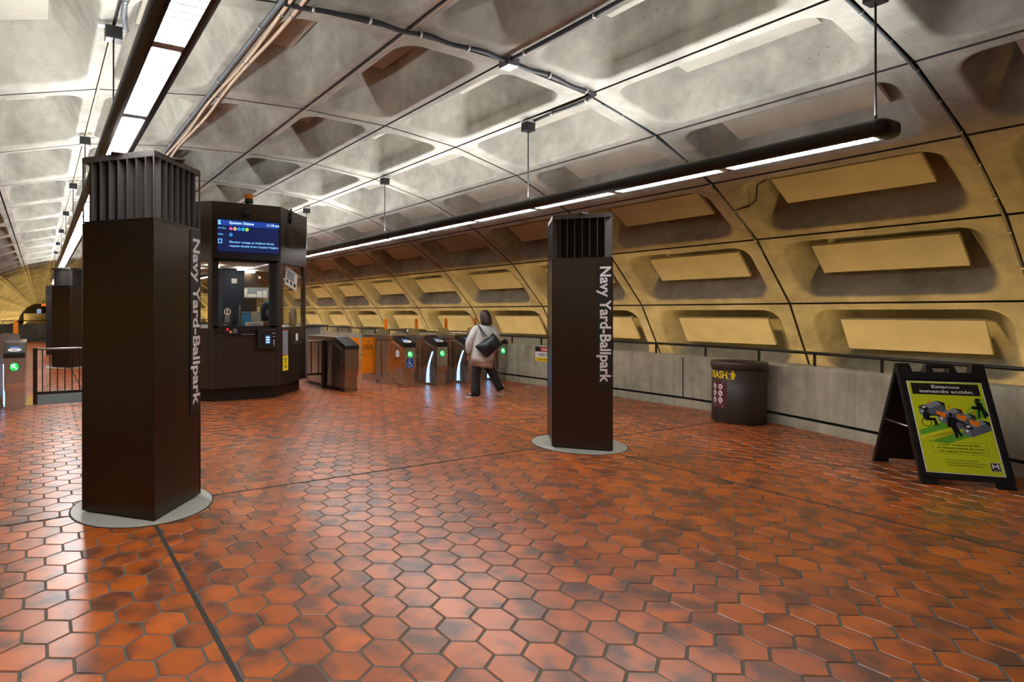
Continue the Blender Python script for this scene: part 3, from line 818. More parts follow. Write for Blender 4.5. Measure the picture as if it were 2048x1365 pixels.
    m = frame((3.555 - KX, yf - 0.01, 0.955), (1, 0, 0), (0, 0, 1))
    rd = plate('card_reader', m, 0.37, 0.355, 0.10, [M['reader_case']], t, 0.04)
    p = plate('reader_face', Matrix.Translation((0.02, 0.02, 0.10)), 0.33, 0.315, 0.006, ['black'], rd, 0.03)
    flat('reader_display', [(rrect(0.10, 0.06, 0.20, 0.22, 0.015), 0, 0)] + [(rect(0.115, 0.17 - 0.045 * i, 0.185, 0.195 - 0.045 * i), 1, 1) for i in range(3)] +
         [(rect(0.235, 0.25, 0.30, 0.262), 2, 0), (rect(0.24, 0.19, 0.30, 0.20), 2, 0), (circ(0.27, 0.12, 0.016, 12), 2, 0), (circ(0.27, 0.075, 0.016, 12), 2, 0), (circ(0.27, 0.035, 0.012, 12), 2, 0)],
         Matrix.Translation((0.02, 0.02, 0.106)), [M['screen_blue2'], 'screen_white', 'white'], rd)
    m = frame((2.905 - KX, yf - 0.004, 1.385), (1, 0, 0), (0, 0, 1))
    p = plate('restroom_notice', m, 0.185, 0.33, 0.003, ['black'], t)
    man = lambda x: [(circ(x, 0.282, 0.011, 10), 1, 1), (rect(x - 0.013, 0.215, x + 0.013, 0.268), 1, 1)]
    flat('restroom_symbol', [(circ(0.092, 0.245, 0.066, 28), 0, 0)] + man(0.06) + man(0.124) + [(rect(0.088, 0.19, 0.096, 0.30), 1, 1)], Matrix.Translation((0, 0, 0.003)), ['white', 'black'], p)
    flat('small_print', [(rect(0.04, 0.150 - 0.030 * i, 0.145 - 0.012 * (i % 2), 0.163 - 0.030 * i), 0, 0) for i in range(4)] + [(rect(0.01, 0.012, 0.10, 0.022), 0, 0)], Matrix.Translation((0, 0, 0.003)), [M['poster_grey2']], p)
    return t
for n_, c_, s_ in (('dot_red', (0.55, 0.02, 0.16), 1), ('dot_tan', (0.80, 0.50, 0.30), 1), ('dot_blue', (0.03, 0.30, 0.85), 1), ('dot_teal', (0.02, 0.50, 0.70), 1), ('dot_lime', (0.45, 0.78, 0.08), 1), ('kiosk_lamp', (1.0, 0.90, 0.72), 30), ('red_lamp', (0.8, 0.02, 0.02), 1), ('amber_lamp', (0.8, 0.25, 0.1), 1), ('screen_blue2', (0.01, 0.07, 0.20), 1)):
    M[n_] = emis(n_, c_, s_)
M['kiosk_ceiling'] = mat('kiosk_ceiling', (0.75, 0.75, 0.76), 0.7)
M['gold_text'] = mat('faded_gold_print', (0.12, 0.075, 0.045), 0.5)
M['poster_grey'] = mat('grey_poster', (0.24, 0.27, 0.33), 0.5)
M['poster_grey2'] = mat('pale_print', (0.45, 0.46, 0.48), 0.5)
M['poster_blue'] = mat('blue_grey_print', (0.12, 0.15, 0.22), 0.5)
M['red_vinyl'] = mat('red_vinyl', (0.62, 0.03, 0.03), 0.5)
M['yellow_vinyl'] = mat('yellow_vinyl', (0.85, 0.66, 0.02), 0.5)
M['reader_case'] = mat('brown_reader_case', (0.045, 0.022, 0.016), 0.4)
M['lime'] = mat('lime_print', (0.56, 0.66, 0.018), 0.35)
M['navy'] = mat('navy_cloth', (0.007, 0.013, 0.03), 0.8)
M['wood'] = mat('wood_stick', (0.30, 0.17, 0.07), 0.6)
M['cloth_white'] = mat('cream_cloth', (0.52, 0.50, 0.38), 0.9, noise=0.2, nscale=20, bump=0.4)
M['brown_leather'] = mat('brown_leather', (0.18, 0.07, 0.03), 0.6, noise=0.3, nscale=20)
M['sky_blue'] = mat('blue_card', (0.05, 0.30, 0.62), 0.5)
M['pale_plate'] = mat('pale_grey_plate', (0.50, 0.50, 0.46), 0.5)
M['grey_cabinet'] = mat('grey_cabinet', (0.16, 0.16, 0.15), 0.45, metal=0.4, noise=0.1, nscale=60)
kiosk()

def kiosk_contents():
    # things lying on the counter behind the glass
    Z = 1.336
    t = thing('name_plate', 'pale name plate reading M. BARNES behind the kiosk front glass', 'name plate', (3.37, 10.58, Z))
    m = frame((0, 0, 0), (1, 0, 0), (0, 0.25, 1))
    p = plate('plate_body', m, 0.345, 0.105, 0.02, ['pale_plate'], t)
    fit_text('lettering', 'M. BARNES', 0.042, 0.22, Matrix.Translation((0.06, 0.034, 0.0205)), 'black', p, 0.0)
    mb = MB(); mb.box(-0.13, 0.13, -0.16, 0.16, 0, 0.05, 0, 0.01); mb.box(-0.13, 0.13, -0.02, 0.14, 0.05, 0.20, 0, 0.03)
    o = mb.build('counter_box', ['navy']); o.location = (3.13, 10.82, Z); tag(o, 'low dark navy box left of the name plate inside the kiosk', 'box')
    mb = MB(); mb.tube([(0, 0, 0), (0.02, 0.05, 0.42)], 0.016, 8); o = mb.build('wooden_stick', ['wood']); o.location = (3.34, 10.84, Z); tag(o, 'upright brown wooden stick beside the blue folder in the kiosk', 'stick')
    mb = MB(); mb.box(-0.09, 0.09, -0.02, 0.02, 0, 0.30, 0, 0.005); mb.box(-0.09, 0.09, -0.023, -0.02, 0.24, 0.27, 1)
    o = mb.build('blue_folder', ['sky_blue', 'poster_blue']); o.location = (3.47, 10.85, Z); tag(o, 'bright blue folder standing inside the kiosk window', 'folder')
    mb = MB()
    mb.loft([[(0.11 * s_ * cos(a) * (1 + 0.12 * sin(3 * a + z * 9)), 0.07 * s_ * sin(a), z) for a in [2 * pi * k / 20 for k in range(20)]] for z, s_ in ((0, 1.0), (0.08, 1.06), (0.18, 1.0), (0.26, 0.85), (0.30, 0.5))])
    o = mb.build('cloth_bag', ['cloth_white']); o.location = (3.665, 10.90, Z); tag(o, 'cream crumpled cloth bag between blue folder and navy backpack', 'bag')
    t = thing('navy_backpack', 'navy backpack with a white outlined N inside the kiosk window', 'backpack', (3.95, 10.97, Z + 0.115))
    mb = MB()
    mb.loft([[(0.15 * s_ * abs(cos(a)) ** 0.6 * (1 if cos(a) > 0 else -1), 0.10 * s_ * abs(sin(a)) ** 0.6 * (1 if sin(a) > 0 else -1), z) for a in [2 * pi * k / 24 for k in range(24)]] for z, s_ in ((0, 0.95), (0.10, 1.05), (0.24, 1.0), (0.32, 0.8), (0.35, 0.4))])
    mb.build('bag_body', ['navy'], t)
    mN = frame((-0.085, -0.112, 0.10), (1, 0, 0), (0.0, 0.0, 1))
    fit_text('letter_mark', 'N', 0.12, 0.13, mN, 'letter', t, 0.02); fit_text('letter_mark', 'N', 0.12, 0.13, frame((-0.085, -0.1135, 0.10), (1, 0, 0), (0, 0, 1)), 'navy', t, -0.008)
    mb = MB(); mb.loft([[(0.17 * cos(a) * s_, 0.09 * sin(a) * s_, z) for a in [2 * pi * k / 20 for k in range(20)]] for z, s_ in ((0, 0.9), (0.04, 1.0), (0.09, 0.95), (0.115, 0.6))])
    o = mb.build('leather_pouch', ['brown_leather']); o.location = (3.90, 10.78, Z); tag(o, 'flat brown leather pouch lying under the navy backpack', 'pouch')
    mb = MB(); mb.box(-0.08, 0.08, -0.005, 0.005, 0, 0.20); o = mb.build('blue_card', ['sky_blue']); o.location = (4.02, 11.08, Z + 0.30); o.rotation_euler = (-0.1, 0, 0)
    mb2 = None
    tag(o, 'pale blue card sticking up behind the navy backpack', 'card')
    o.location = (4.05, 11.10, Z); o.scale = (1, 1, 2.6)
    mb = MB(); mb.box(-0.24, 0.24, -0.2, 0.2, 0, 1.2, 0, 0.02); mb.box(-0.05, 0.07, -0.205, -0.2, 0.90, 1.0, 1); mb.box(0.0, 0.012, -0.205, -0.2, 0.82, 0.83, 1)
    t = thing('equipment_locker', 'tall dark blue equipment locker inside the kiosk', 'locker', (3.66, 12.5, Z))
    mb.build('locker_body', [M['navy'], 'alu'], t)
    # back board with notices taped to the far glass
    t = thing('notice_board', 'dark brown notice board with white sheets inside the kiosk', 'board', (3.87, 12.75, Z))
    mb = MB(); mb.box(0, 0.46, 0, 0.03, 0, 1.18, 0); mb.build('board', ['kiosk'], t)
    for x, z, w_, h_ in ((0.10, 0.62, 0.13, 0.19), (0.24, 0.62, 0.20, 0.07), (0.46, 0.62, 0.12, 0.14), (0.60, 0.62, 0.10, 0.16)):
        mb = MB(); mb.box(x, x + w_, -0.008, -0.004, z, z + h_); mb.build('paper_sheet', ['white'], t)
    mb = MB(); mb.box(0.10, 0.74, -0.004, 0.01, 0.60, 0.84); mb.build('sheet_backing', [M['poster_grey']], t)
    t = thing('notice_sheet', 'white tilted notices taped inside the chamfered kiosk window', 'notice', (4.50, 11.15, 2.12))
    mb = MB(); mb.box(-0.30, 0.30, -0.003, 0.003, 0, 0.36)
    for i in range(3): mb.box(-0.25 + 0.19 * i, -0.15 + 0.19 * i, -0.005, -0.003, 0.05, 0.12, 1)
    mb.box(-0.25, 0.12, -0.005, -0.003, 0.14, 0.32, 2)
    o = mb.build('sheet', ['white', 'black', M['poster_grey']], t); o.rotation_euler = (0, radians(12), radians(45))
    mb = MB()
    mb.loft([[(0.14 * s_ * cos(a) * (1 + 0.1 * sin(5 * a + 11 * z)), 0.07 * s_ * sin(a) * (1 + 0.15 * sin(4 * a + 17 * z)), z) for a in [2 * pi * k / 24 for k in range(24)]] for z, s_ in ((0, 0.75), (0.10, 1.0), (0.22, 1.0), (0.32, 0.75), (0.38, 0.3))])
    o = mb.build('plastic_bag', [M['clear_film']]); o.location = (4.62, 11.36, Z); o.rotation_euler = (0, 0.2, 0.8); tag(o, 'crumpled clear plastic bag standing on the kiosk side counter', 'bag')
M['clear_film'] = mat('crumpled_film', (0.13, 0.11, 0.075), 0.25, noise=0.6, nscale=30, bump=0.8)
kiosk_contents()
mb = MB(); mb.box(0, 0.42, 0, 0.5, 0, 1.27, 0, 0.008); mb.box(-0.012, 0.0, -0.012, 0.03, 0, 1.27, 1)
t = thing('service_cabinet', 'plain grey service cabinet standing behind the kiosk chamfer', 'cabinet', (5.69, 13.2, 0)); mb.build('cabinet_body', ['grey_cabinet', 'alu'], t)
mb = MB(); mb.box(-0.02, 0.62, -0.03, 0.52, 1.27, 1.30); mb.build('cabinet_top', ['matte_black'], t)

# ------------------------------------------------------------------ fare gates
def gate(x0, x1, yf, label, gw=0.46, ada=False, reader=True, led_refl=True, plain=False, barrier=True, ln=1.85):
    xc = (x0 + x1) / 2; h = (x1 - x0) / 2
    t = thing('fare_gate', label, 'fare gate', (xc, yf, 0), 0, 'fare gates')
    mb = MB()
    secs = [(0.035, 0.022, 0.0), (0.035, 0.022, 0.06), (0.025, 0.012, 0.065), (0.025, 0.012, 0.29), (0.0, 0.012, 0.30), (-0.02, 0.0, 0.44), (-0.02, 0.0, 0.865)]
    mb.loft([[(-h + i, y, z), (h - i, y, z), (h - i, 0.45, z), (-h + i, 0.45, z)] for y, i, z in secs], 0, smooth=False)
    mb.xprism([(0.44, 0.0), (ln, 0.0), (ln, 1.02), (0.44, 1.02)], -h + 0.004, h - 0.004, 0)
    mb.xprism([(0.0, 0.86), (0.45, 1.01), (0.45, 0.86)], -h + 0.001, h - 0.001, 0)
    mb.box(-h - 0.006, h + 0.006, 0.05, ln + 0.01, 0.0, 0.055, 1)
    mb.build('cabinet', ['steel_dark' if plain else 'steel', 'bronze_dark' if plain else 'steel'], t)
    mb = MB(); mb.xprism([(-0.028, 0.862), (-0.030, 0.935), (-0.015, 0.955), (0.44, 1.098), (0.44, 1.015), (0.03, 0.868)], -h - 0.004, h + 0.004)
    mb.build('black_hood', ['black'], t)
    mb = MB(); mb.box(-h - 0.004, h + 0.004, 0.44, ln, 1.02, 1.10, 0, 0.006); mb.build('top_slab', ['steel_dark' if plain else 'steel'], t)
    # side panels, seams and bolts on the lane side
    mb = MB()
    for y in (0.10, 0.62): mb.box(-h - 0.004, -h + 0.004, y, y + 0.008, 0.08, 0.93 if y > 0.3 else 0.84, 1)
    mb.prism([(0.10, 0.835), (0.45, 0.955), (0.62, 0.955), (0.62, 0.963), (0.45, 0.963), (0.10, 0.843)], lambda p, a: (a, p[0], p[1]), -h - 0.004, -h + 0.004, 1)
    for z in (0.15, 0.35, 0.60, 0.85): mb.prism(circ(0.72, z, 0.014, 10), lambda p, a: (a, p[0], p[1]), -h - 0.008, -h, 1)
    for z in (0.15, 0.30): mb.prism(circ(0.40, z, 0.010, 8), lambda p, a: (a, p[0], p[1]), -h - 0.006, -h, 0)
    mb.box(-h - 0.006, -h, 0.22, 0.40, 0.60, 0.615, 0)
    mb.box(-h - 0.006, -h, 0.50, 0.95, 0.985, 1.0, 0)
    mb.build('side_trim', ['matte_black', 'alu'], t)
    if plain:
        mb = MB(); mb.box(-h - 0.012, -h, 0.85, 0.98, 0.06, 1.0); mb.box(-h - 0.03, -h - 0.012, 0.9, 1.0, 0.0, 1.0); mb.build('side_channel', ['matte_black'], t)
    if reader:
        m = frame((0, -0.021, 0.715), (1, 0, 0), (0, 0, 1))
        b = MB(); b.zprism(circ(0, 0, 0.075, 28), 0, 0.004, 1); b.zprism(circ(0, 0, 0.069, 28), 0, 0.006, 0)
        ar = [(-0.045, 0.045), (0.022, 0.045), (0.022, 0.024), (-0.006, 0.024), (0.047, -0.029), (0.030, -0.046), (-0.024, 0.006), (-0.024, -0.022), (-0.045, -0.022)]
        b.zprism(ar, 0.006, 0.008, 2)
        o = b.build('arrow_display', ['green_led', 'black', 'green_arrow'], t); o.matrix_local = m; o['label'] = 'round green display with a slanting arrow'
        sl = Vector((0, 0.455, 0.143)).normalized()
        m = frame((0, 0.08, 0.984), (1, 0, 0), sl)
        b = MB(); b.zprism(circ(0, 0.01, 0.10, 28, 0.075), 0.0, 0.004, 0); b.zprism(circ(0, 0.01, 0.05, 20, 0.02), 0.004, 0.005, 2); b.zprism(rect(-0.08, 0.11, 0.08, 0.22), 0, 0.003, 1); b.zprism(rect(-0.07, 0.115, 0.07, 0.15), 0.003, 0.004, 3)
        o = b.build('card_reader', ['white', 'black', 'black', 'dot_blue'], t); o.matrix_local = m
    if ada:
        m = frame((-0.085, -0.0215, 0.42), (1, 0, 0), (0, 0, 1))
        p = plate('access_sticker', m, 0.165, 0.20, 0.002, ['blue_sign'], t); p['label'] = 'blue wheelchair access sticker'
        arcp = []
        for k in range(14):
            a0 = radians(120 + 250 * k / 14); a1 = radians(120 + 250 * (k + 1) / 14)
            arcp.append(([(0.075 + q * cos(a), 0.070 + q * sin(a)) for q, a in ((0.042, a0), (0.054, a0), (0.054, a1), (0.042, a1))], 0, 0))
        flat('wheelchair_symbol', arcp + [(circ(0.066, 0.172, 0.013, 12), 0, 0), (stroke((0.066, 0.155), (0.070, 0.09), 0.014), 0, 0), (stroke((0.068, 0.125), (0.105, 0.125), 0.011), 0, 0), (stroke((0.070, 0.092), (0.115, 0.092), 0.013), 0, 0), (stroke((0.112, 0.095), (0.135, 0.04), 0.013), 0, 0), (stroke((0.13, 0.042), (0.148, 0.05), 0.012), 0, 0)],
             Matrix.Translation((0, 0, 0.002)), ['white'], p)
        m = frame((-h - 0.003, 0.25, 0.72), (0, -1, 0), (0, 0, 1))
        b = MB(); b.zprism(circ(0, 0, 0.075, 24), 0, 0.003, 0); b.zprism(rect(-0.03, -0.03, -0.008, 0.03), 0.003, 0.004, 1); b.zprism(rect(0.006, -0.02, 0.02, 0.02), 0.003, 0.004, 1)
        o = b.build('round_sticker', ['white', 'blue_sign'], t); o.matrix_local = m
    if led_refl:  # reflected strip on the steel side, built as a glowing tube
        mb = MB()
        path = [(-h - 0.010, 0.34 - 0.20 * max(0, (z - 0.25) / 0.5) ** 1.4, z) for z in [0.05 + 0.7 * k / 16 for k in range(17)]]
        mb.tube(path, [0.012 - 0.006 * k / 16 for k in range(17)], 8); mb.build('lane_reflection', ['led_reflection'], t)
    if barrier:
        yb = 0.95
        outl = [(-h - 0.13, 0.10), (-h - 0.02, 0.10), (-h - 0.02, 1.03), (0.04, 1.03), (0.06, 1.05), (0.06, 1.22)] + [(-h - 0.13 + 0.10 - 0.10 * sin(radians(90 * k / 6)), 1.16 + 0.09 * cos(radians(90 * k / 6))) for k in range(7)]
        mb = MB(); mb.yprism(outl, yb, yb + 0.03); mb.build('barrier_arm', ['steel'], t)
        mb = MB(); mb.yprism([(-0.05, 1.23), (0.03, 1.23), (0.03, 1.43), (0.005, 1.47), (-0.05, 1.47)], yb + 0.006, yb + 0.022); mb.build('barrier_flag', ['orange'], t)
        mb = MB(); mb.yprism([(-h - gw, 0.62), (-h - 0.13, 0.62), (-h - 0.13, 1.24), (-0.05, 1.24), (-0.05, 1.47), (-h - gw + 0.04, 1.47), (-h - gw, 1.43)], yb + 0.009, yb + 0.019)
        mb.build('barrier_glass', ['glass'], t)
    return t
gate(5.47, 5.785, 10.65, 'plain bronze fare gate end cabinet next to the kiosk', reader=False, led_refl=False, plain=True, barrier=False)
gate(6.88, 7.165, 10.62, 'steel fare gate with blue wheelchair sticker and green arrow', gw=0.52, ada=True, led_refl=False)
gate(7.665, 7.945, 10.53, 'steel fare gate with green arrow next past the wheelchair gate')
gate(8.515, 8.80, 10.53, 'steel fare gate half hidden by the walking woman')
gate(9.495, 9.765, 10.62, 'last steel fare gate against the concrete parapet', led_refl=True)
gate(-0.53, -0.225, 11.28, 'steel fare gate with green arrow beside the short railing', led_refl=True)
# orange swing doors of the wide lane
def door(x0, x1, y, z0, z1, label, tab=True, words=True):
    t = thing('swing_door', label, 'gate door', ((x0 + x1) / 2, y, z0)); w2 = (x1 - x0) / 2
    pts = rrect(-w2, 0, w2, z1 - z0, 0.03, 3)
    mb = MB(); mb.yprism(pts, -0.008, 0.008)
    if tab: mb.box(w2 - 0.002, w2 + 0.045, -0.007, 0.007, (z1 - z0) * 0.42, (z1 - z0) * 0.62)
    mb.build('leaf', ['orange'], t)
    if words:
        m = frame((-w2 + 0.06, -0.0085, (z1 - z0) - 0.19), (1, 0, 0), (0, 0, 1))
        flat('warning_print', [(rect(q / 9 * (w2 * 2 - 0.12) + 0.004, -0.04 * i, (q + 1) / 9 * (w2 * 2 - 0.12), 0.02 - 0.04 * i), 0, 0) for i in range(3) for q in range(9) if (q + i) % 4 or q % 2], m, ['black'], t)
        b = MB(); b.zprism([(-0.03, 0), (0.03, 0), (0, 0.055)], 0, 0.001, 0); b.zprism([(-0.02, 0.007), (0.02, 0.007), (0, 0.044)], 0.001, 0.0015, 1); b.zprism(rect(-0.003, 0.012, 0.003, 0.034), 0.0015, 0.002, 0)
        o = b.build('warning_triangle', ['black', 'orange'], t); o.matrix_local = frame((0, -0.0085, (z1 - z0) - 0.11), (1, 0, 0), (0, 0, 1))
    mb = MB(); mb.tube([(w2 + 0.03 if tab else -w2 - 0.02, 0.0, -z0), (w2 + 0.03 if tab else -w2 - 0.02, 0.0, z1 - z0 - 0.05)], 0.016, 8); mb.build('hinge_post', ['steel'], t)
    return t
door(6.46, 6.83, 11.75, 0.23, 1.04, 'orange swing door with black warning text, leaf beside the wheelchair gate')
door(6.03, 6.42, 11.77, 0.23, 1.04, 'orange swing door partly hidden by the plain bronze gate', tab=False)
for a, b, nm in ((7.22, 7.57, 'steel gate pair after the wheelchair gate'), (8.0, 8.42, 'gate hidden by the walking woman'), (8.86, 9.40, 'last gate by the parapet')):
    door(a, b, 11.62, 0.28, 1.0, 'orange door closing the lane before the ' + nm, tab=True, words=False)

# ------------------------------------------------------------------ railings by the kiosk
def fence(name, x0, x1, y, ztop, zlow, step, label, posts=(0,), bal0=0.15):
    t = thing(name, label, 'railing', (x0, y, 0)); L = x1 - x0
    mb = MB(); mb.box(0.03, L, -0.028, 0.028, ztop - 0.035, ztop, 0, 0.008); mb.build('top_rail', [M['rail_top']], t)
    mb = MB(); mb.box(0.03, L, -0.02, 0.02, zlow, zlow + 0.05, 0, 0.005); mb.build('bottom_rail', ['rail_bronze'], t)
    for p in posts:
        mb = MB(); mb.box(p - 0.035, p + 0.035, -0.035, 0.035, 0, ztop + 0.004); mb.build('post', ['rail_bronze'], t)
    x = bal0
    while x < L - 0.04:
        mb = MB(); mb.box(x - 0.009, x + 0.009, -0.009, 0.009, zlow + 0.045, ztop - 0.03); mb.build('baluster', ['rail_bronze'], t); x += step
M['rail_top'] = mat('worn_rail_top', (0.30, 0.28, 0.26), 0.25, metal=1.0)
fence('railing', -0.075, 1.77, 11.72, 0.99, 0.175, 0.118, 'short bronze railing with balusters between fare gate and large pylon', (0, 1.81), 0.115)
fence('railing', 4.97, 5.36, 11.45, 1.02, 0.28, 0.17, 'stub of black railing joining the kiosk to the plain bronze gate', (0.40,), 0.12)
# tactile mats under the railing
def mat_strip():
    mb = MB(); mb.box(0.0, 2.0, 0, 1.42, 0.0008, 0.006)
    for i in range(26): mb.box(0.03, 1.97, 0.03 + 0.054 * i, 0.055 + 0.054 * i, 0.006, 0.009)
    o = mb.build('floor_mat', [M['mat_grey']]); o.location = (-0.07, 11.66, 0); tag(o, 'dark grey ribbed floor mat under the short railing', 'mat')
    mb = MB(); mb.box(0, 0.145, 0, 1.42, 0.0008, 0.006)
    for i in range(18): mb.box(0.01, 0.135, 0.02 + 0.078 * i, 0.05 + 0.078 * i, 0.006, 0.010)
    o = mb.build('warning_strip', [M['mat_yellow']]); o.location = (-0.218, 11.66, 0); tag(o, 'yellow tactile strip along the edge of the grey mat', 'floor strip')
M['mat_grey'] = mat('grey_rubber', (0.075, 0.085, 0.085), 0.7)
M['mat_yellow'] = mat('yellow_rubber', (0.55, 0.33, 0.05), 0.7)
mat_strip()
mb = MB(); mb.box(-0.25, 0.25, -0.2, 0.2, 0, 2.62, 0, 0.01); mb.box(-0.255, 0.255, -0.205, 0.205, 2.3, 2.58, 1)
t = thing('map_cabinet', 'tall black cabinet half hidden behind the distant pylon', 'cabinet', (0.45, 25.2, 0)); mb.build('cabinet_body', ['bronze_dark', 'matte_black'], t)

# ------------------------------------------------------------------ trash can
def bent_text(name, body, cap, wid, R, phi0, z, parent, mtl, bold=0.0, right_dir=1):
    """letters wrapped round a vertical cylinder about the parent's axis; phi grows with reading direction"""
    size = cap / 0.70
    cu = bpy.data.curves.new(name, 'FONT'); cu.body = body; cu.size = size; cu.offset = bold * size; cu.extrude = 0.0; cu.resolution_u = 3
    tmp = bpy.data.objects.new('tmp_text', cu); COL.objects.link(tmp); bpy.context.view_layer.update()
    me = bpy.data.meshes.new_from_object(tmp.evaluated_get(bpy.context.evaluated_depsgraph_get()))
    wd = max(v.co.x for v in me.vertices); k = wid / wd
    bm = bmesh.new(); bm.from_mesh(me)
    bmesh.ops.subdivide_edges(bm, edges=[e for e in bm.edges if abs(e.verts[0].co.x - e.verts[1].co.x) * k > 0.03], cuts=2)
    bmesh.ops.triangulate(bm, faces=bm.faces[:])
    for v in bm.verts:
        a = phi0 + v.co.x * k / R
        v.co = Vector((R * cos(a), R * sin(a), z + v.co.y))
    bm.to_mesh(me); bm.free()
    bpy.data.objects.remove(tmp); bpy.data.curves.remove(cu)
    me.materials.clear()
    return link(name, me, [mtl], parent)
def bent_poly(mb, pts, R, phi0, z, mi, n=1):
    """flat outline wrapped on the cylinder, as a fan from its centroid"""
    cx = sum(p[0] for p in pts) / len(pts); cy = sum(p[1] for p in pts) / len(pts)
    w3 = lambda x, y: (R * cos(phi0 + x / R), R * sin(phi0 + x / R), z + y)
    vs = [w3(*p) for p in pts] + [w3(cx, cy)]; k = len(pts)
    mb.add(vs, [(i, (i + 1) % k, k) for i in range(k)], mi)
def trash_can():
    TX, TY, R = 9.20, 5.08, 0.345
    t = thing('trash_can', 'round dark brown trash can with yellow TRASH lettering by the parapet', 'trash can', (TX, TY, 0))
    mb = MB(); mb.lathe([(R - 0.01, 0), (R, 0.012), (R, 0.80), (R - 0.03, 0.80), (R - 0.03, 0.05), (0.0001, 0.05)], n=64); mb.build('can_body', [M['can_brown']], t)
    mb = MB(); mb.lathe([(R + 0.002, 0.795), (R + 0.014, 0.80), (R + 0.016, 0.875), (R + 0.008, 0.895), (R - 0.02, 0.900), (R - 0.10, 0.885), (R - 0.13, 0.84), (R - 0.13, 0.70)], n=64, cap=False); mb.build('rim', [M['can_rim']], t)
    mb = MB(); mb.lathe([(R - 0.115, 0.52), (R - 0.115, 0.74), (0.001, 0.74)], n=32); mb.build('liner', ['matte_black'], t)
    # direction to the camera and lettering that starts at the visible limb
    phi = atan2(-TY, -TX); q = lambda deg: phi + radians(deg)      # reading direction runs with growing angle
    r2 = R + 0.0025
    bent_text('lettering', 'TRASH', 0.105, radians(53) * r2, r2, q(-77), 0.655, t, 'can_yellow', 0.02)
    mb = MB()
    man = [(circ(0.075, 0.115, 0.013, 12)), rect(0.055, 0.045, 0.095, 0.10), rect(0.057, 0.0, 0.073, 0.05), rect(0.077, 0.0, 0.093, 0.05), rect(0.095, 0.045, 0.106, 0.095), stroke((0.06, 0.09), (0.02, 0.078), 0.012)]
    man += [stroke((0.0, 0.05), (0.008, 0.0), 0.006), stroke((0.008, 0.002), (0.036, 0.002), 0.006), stroke((0.036, 0.0), (0.044, 0.05), 0.006)]
    for p in man: bent_poly(mb, p, r2, q(-24), 0.645, 0)
    mb.build('litter_symbol', ['can_yellow'], t)
    mb = MB()
    sx = 0.235
    vs = []
    for k in range(9):
        a = q(-66) + radians(40) * k / 8
        vs += [(r2 * cos(a), r2 * sin(a), 0.215), (r2 * cos(a), r2 * sin(a), 0.61)]
    mb.add(vs, [(2 * k, 2 * k + 2, 2 * k + 3, 2 * k + 1) for k in range(8)], 0)
    for i in range(3):
        for j in range(2):
            x = 0.05 + 0.105 * j; y = 0.47 - 0.10 * i
            bent_poly(mb, circ(x, y - 0.0, 0.036, 24), r2 + 0.001, q(-66), 0.06, 1)
            bent_poly(mb, [(x - 0.018, y - 0.01), (x + 0.018, y - 0.012), (x + 0.014, y + 0.008), (x - 0.01, y + 0.014)], r2 + 0.0015, q(-66), 0.06, 2)
            bent_poly(mb, stroke((x - 0.024, y + 0.022), (x + 0.024, y - 0.022), 0.006), r2 + 0.002, q(-66), 0.06, 3)
            bent_poly(mb, rect(x - 0.02, y - 0.055, x + 0.02, y - 0.048), r2 + 0.001, q(-66), 0.06, 1)
    for y in (0.535, 0.522, 0.185, 0.172): bent_poly(mb, rect(0.03, y - 0.003, 0.20, y + 0.003), r2 + 0.001, q(-66), 0.06, 1)
    o = mb.build('rules_sticker', [M['maroon'], 'white', 'black', 'red_vinyl'], t); o['label'] = 'maroon sticker with six round prohibition symbols'
M['can_brown'] = mat('can_brown', (0.040, 0.030, 0.025), 0.5, spec=0.4, noise=0.15, nscale=40)
M['can_rim'] = mat('can_rim', (0.055, 0.042, 0.036), 0.4)
M['can_yellow'] = mat('can_yellow', (0.85, 0.62, 0.01), 0.5)
M['maroon'] = mat('maroon_vinyl', (0.10, 0.012, 0.016), 0.5)
trash_can()

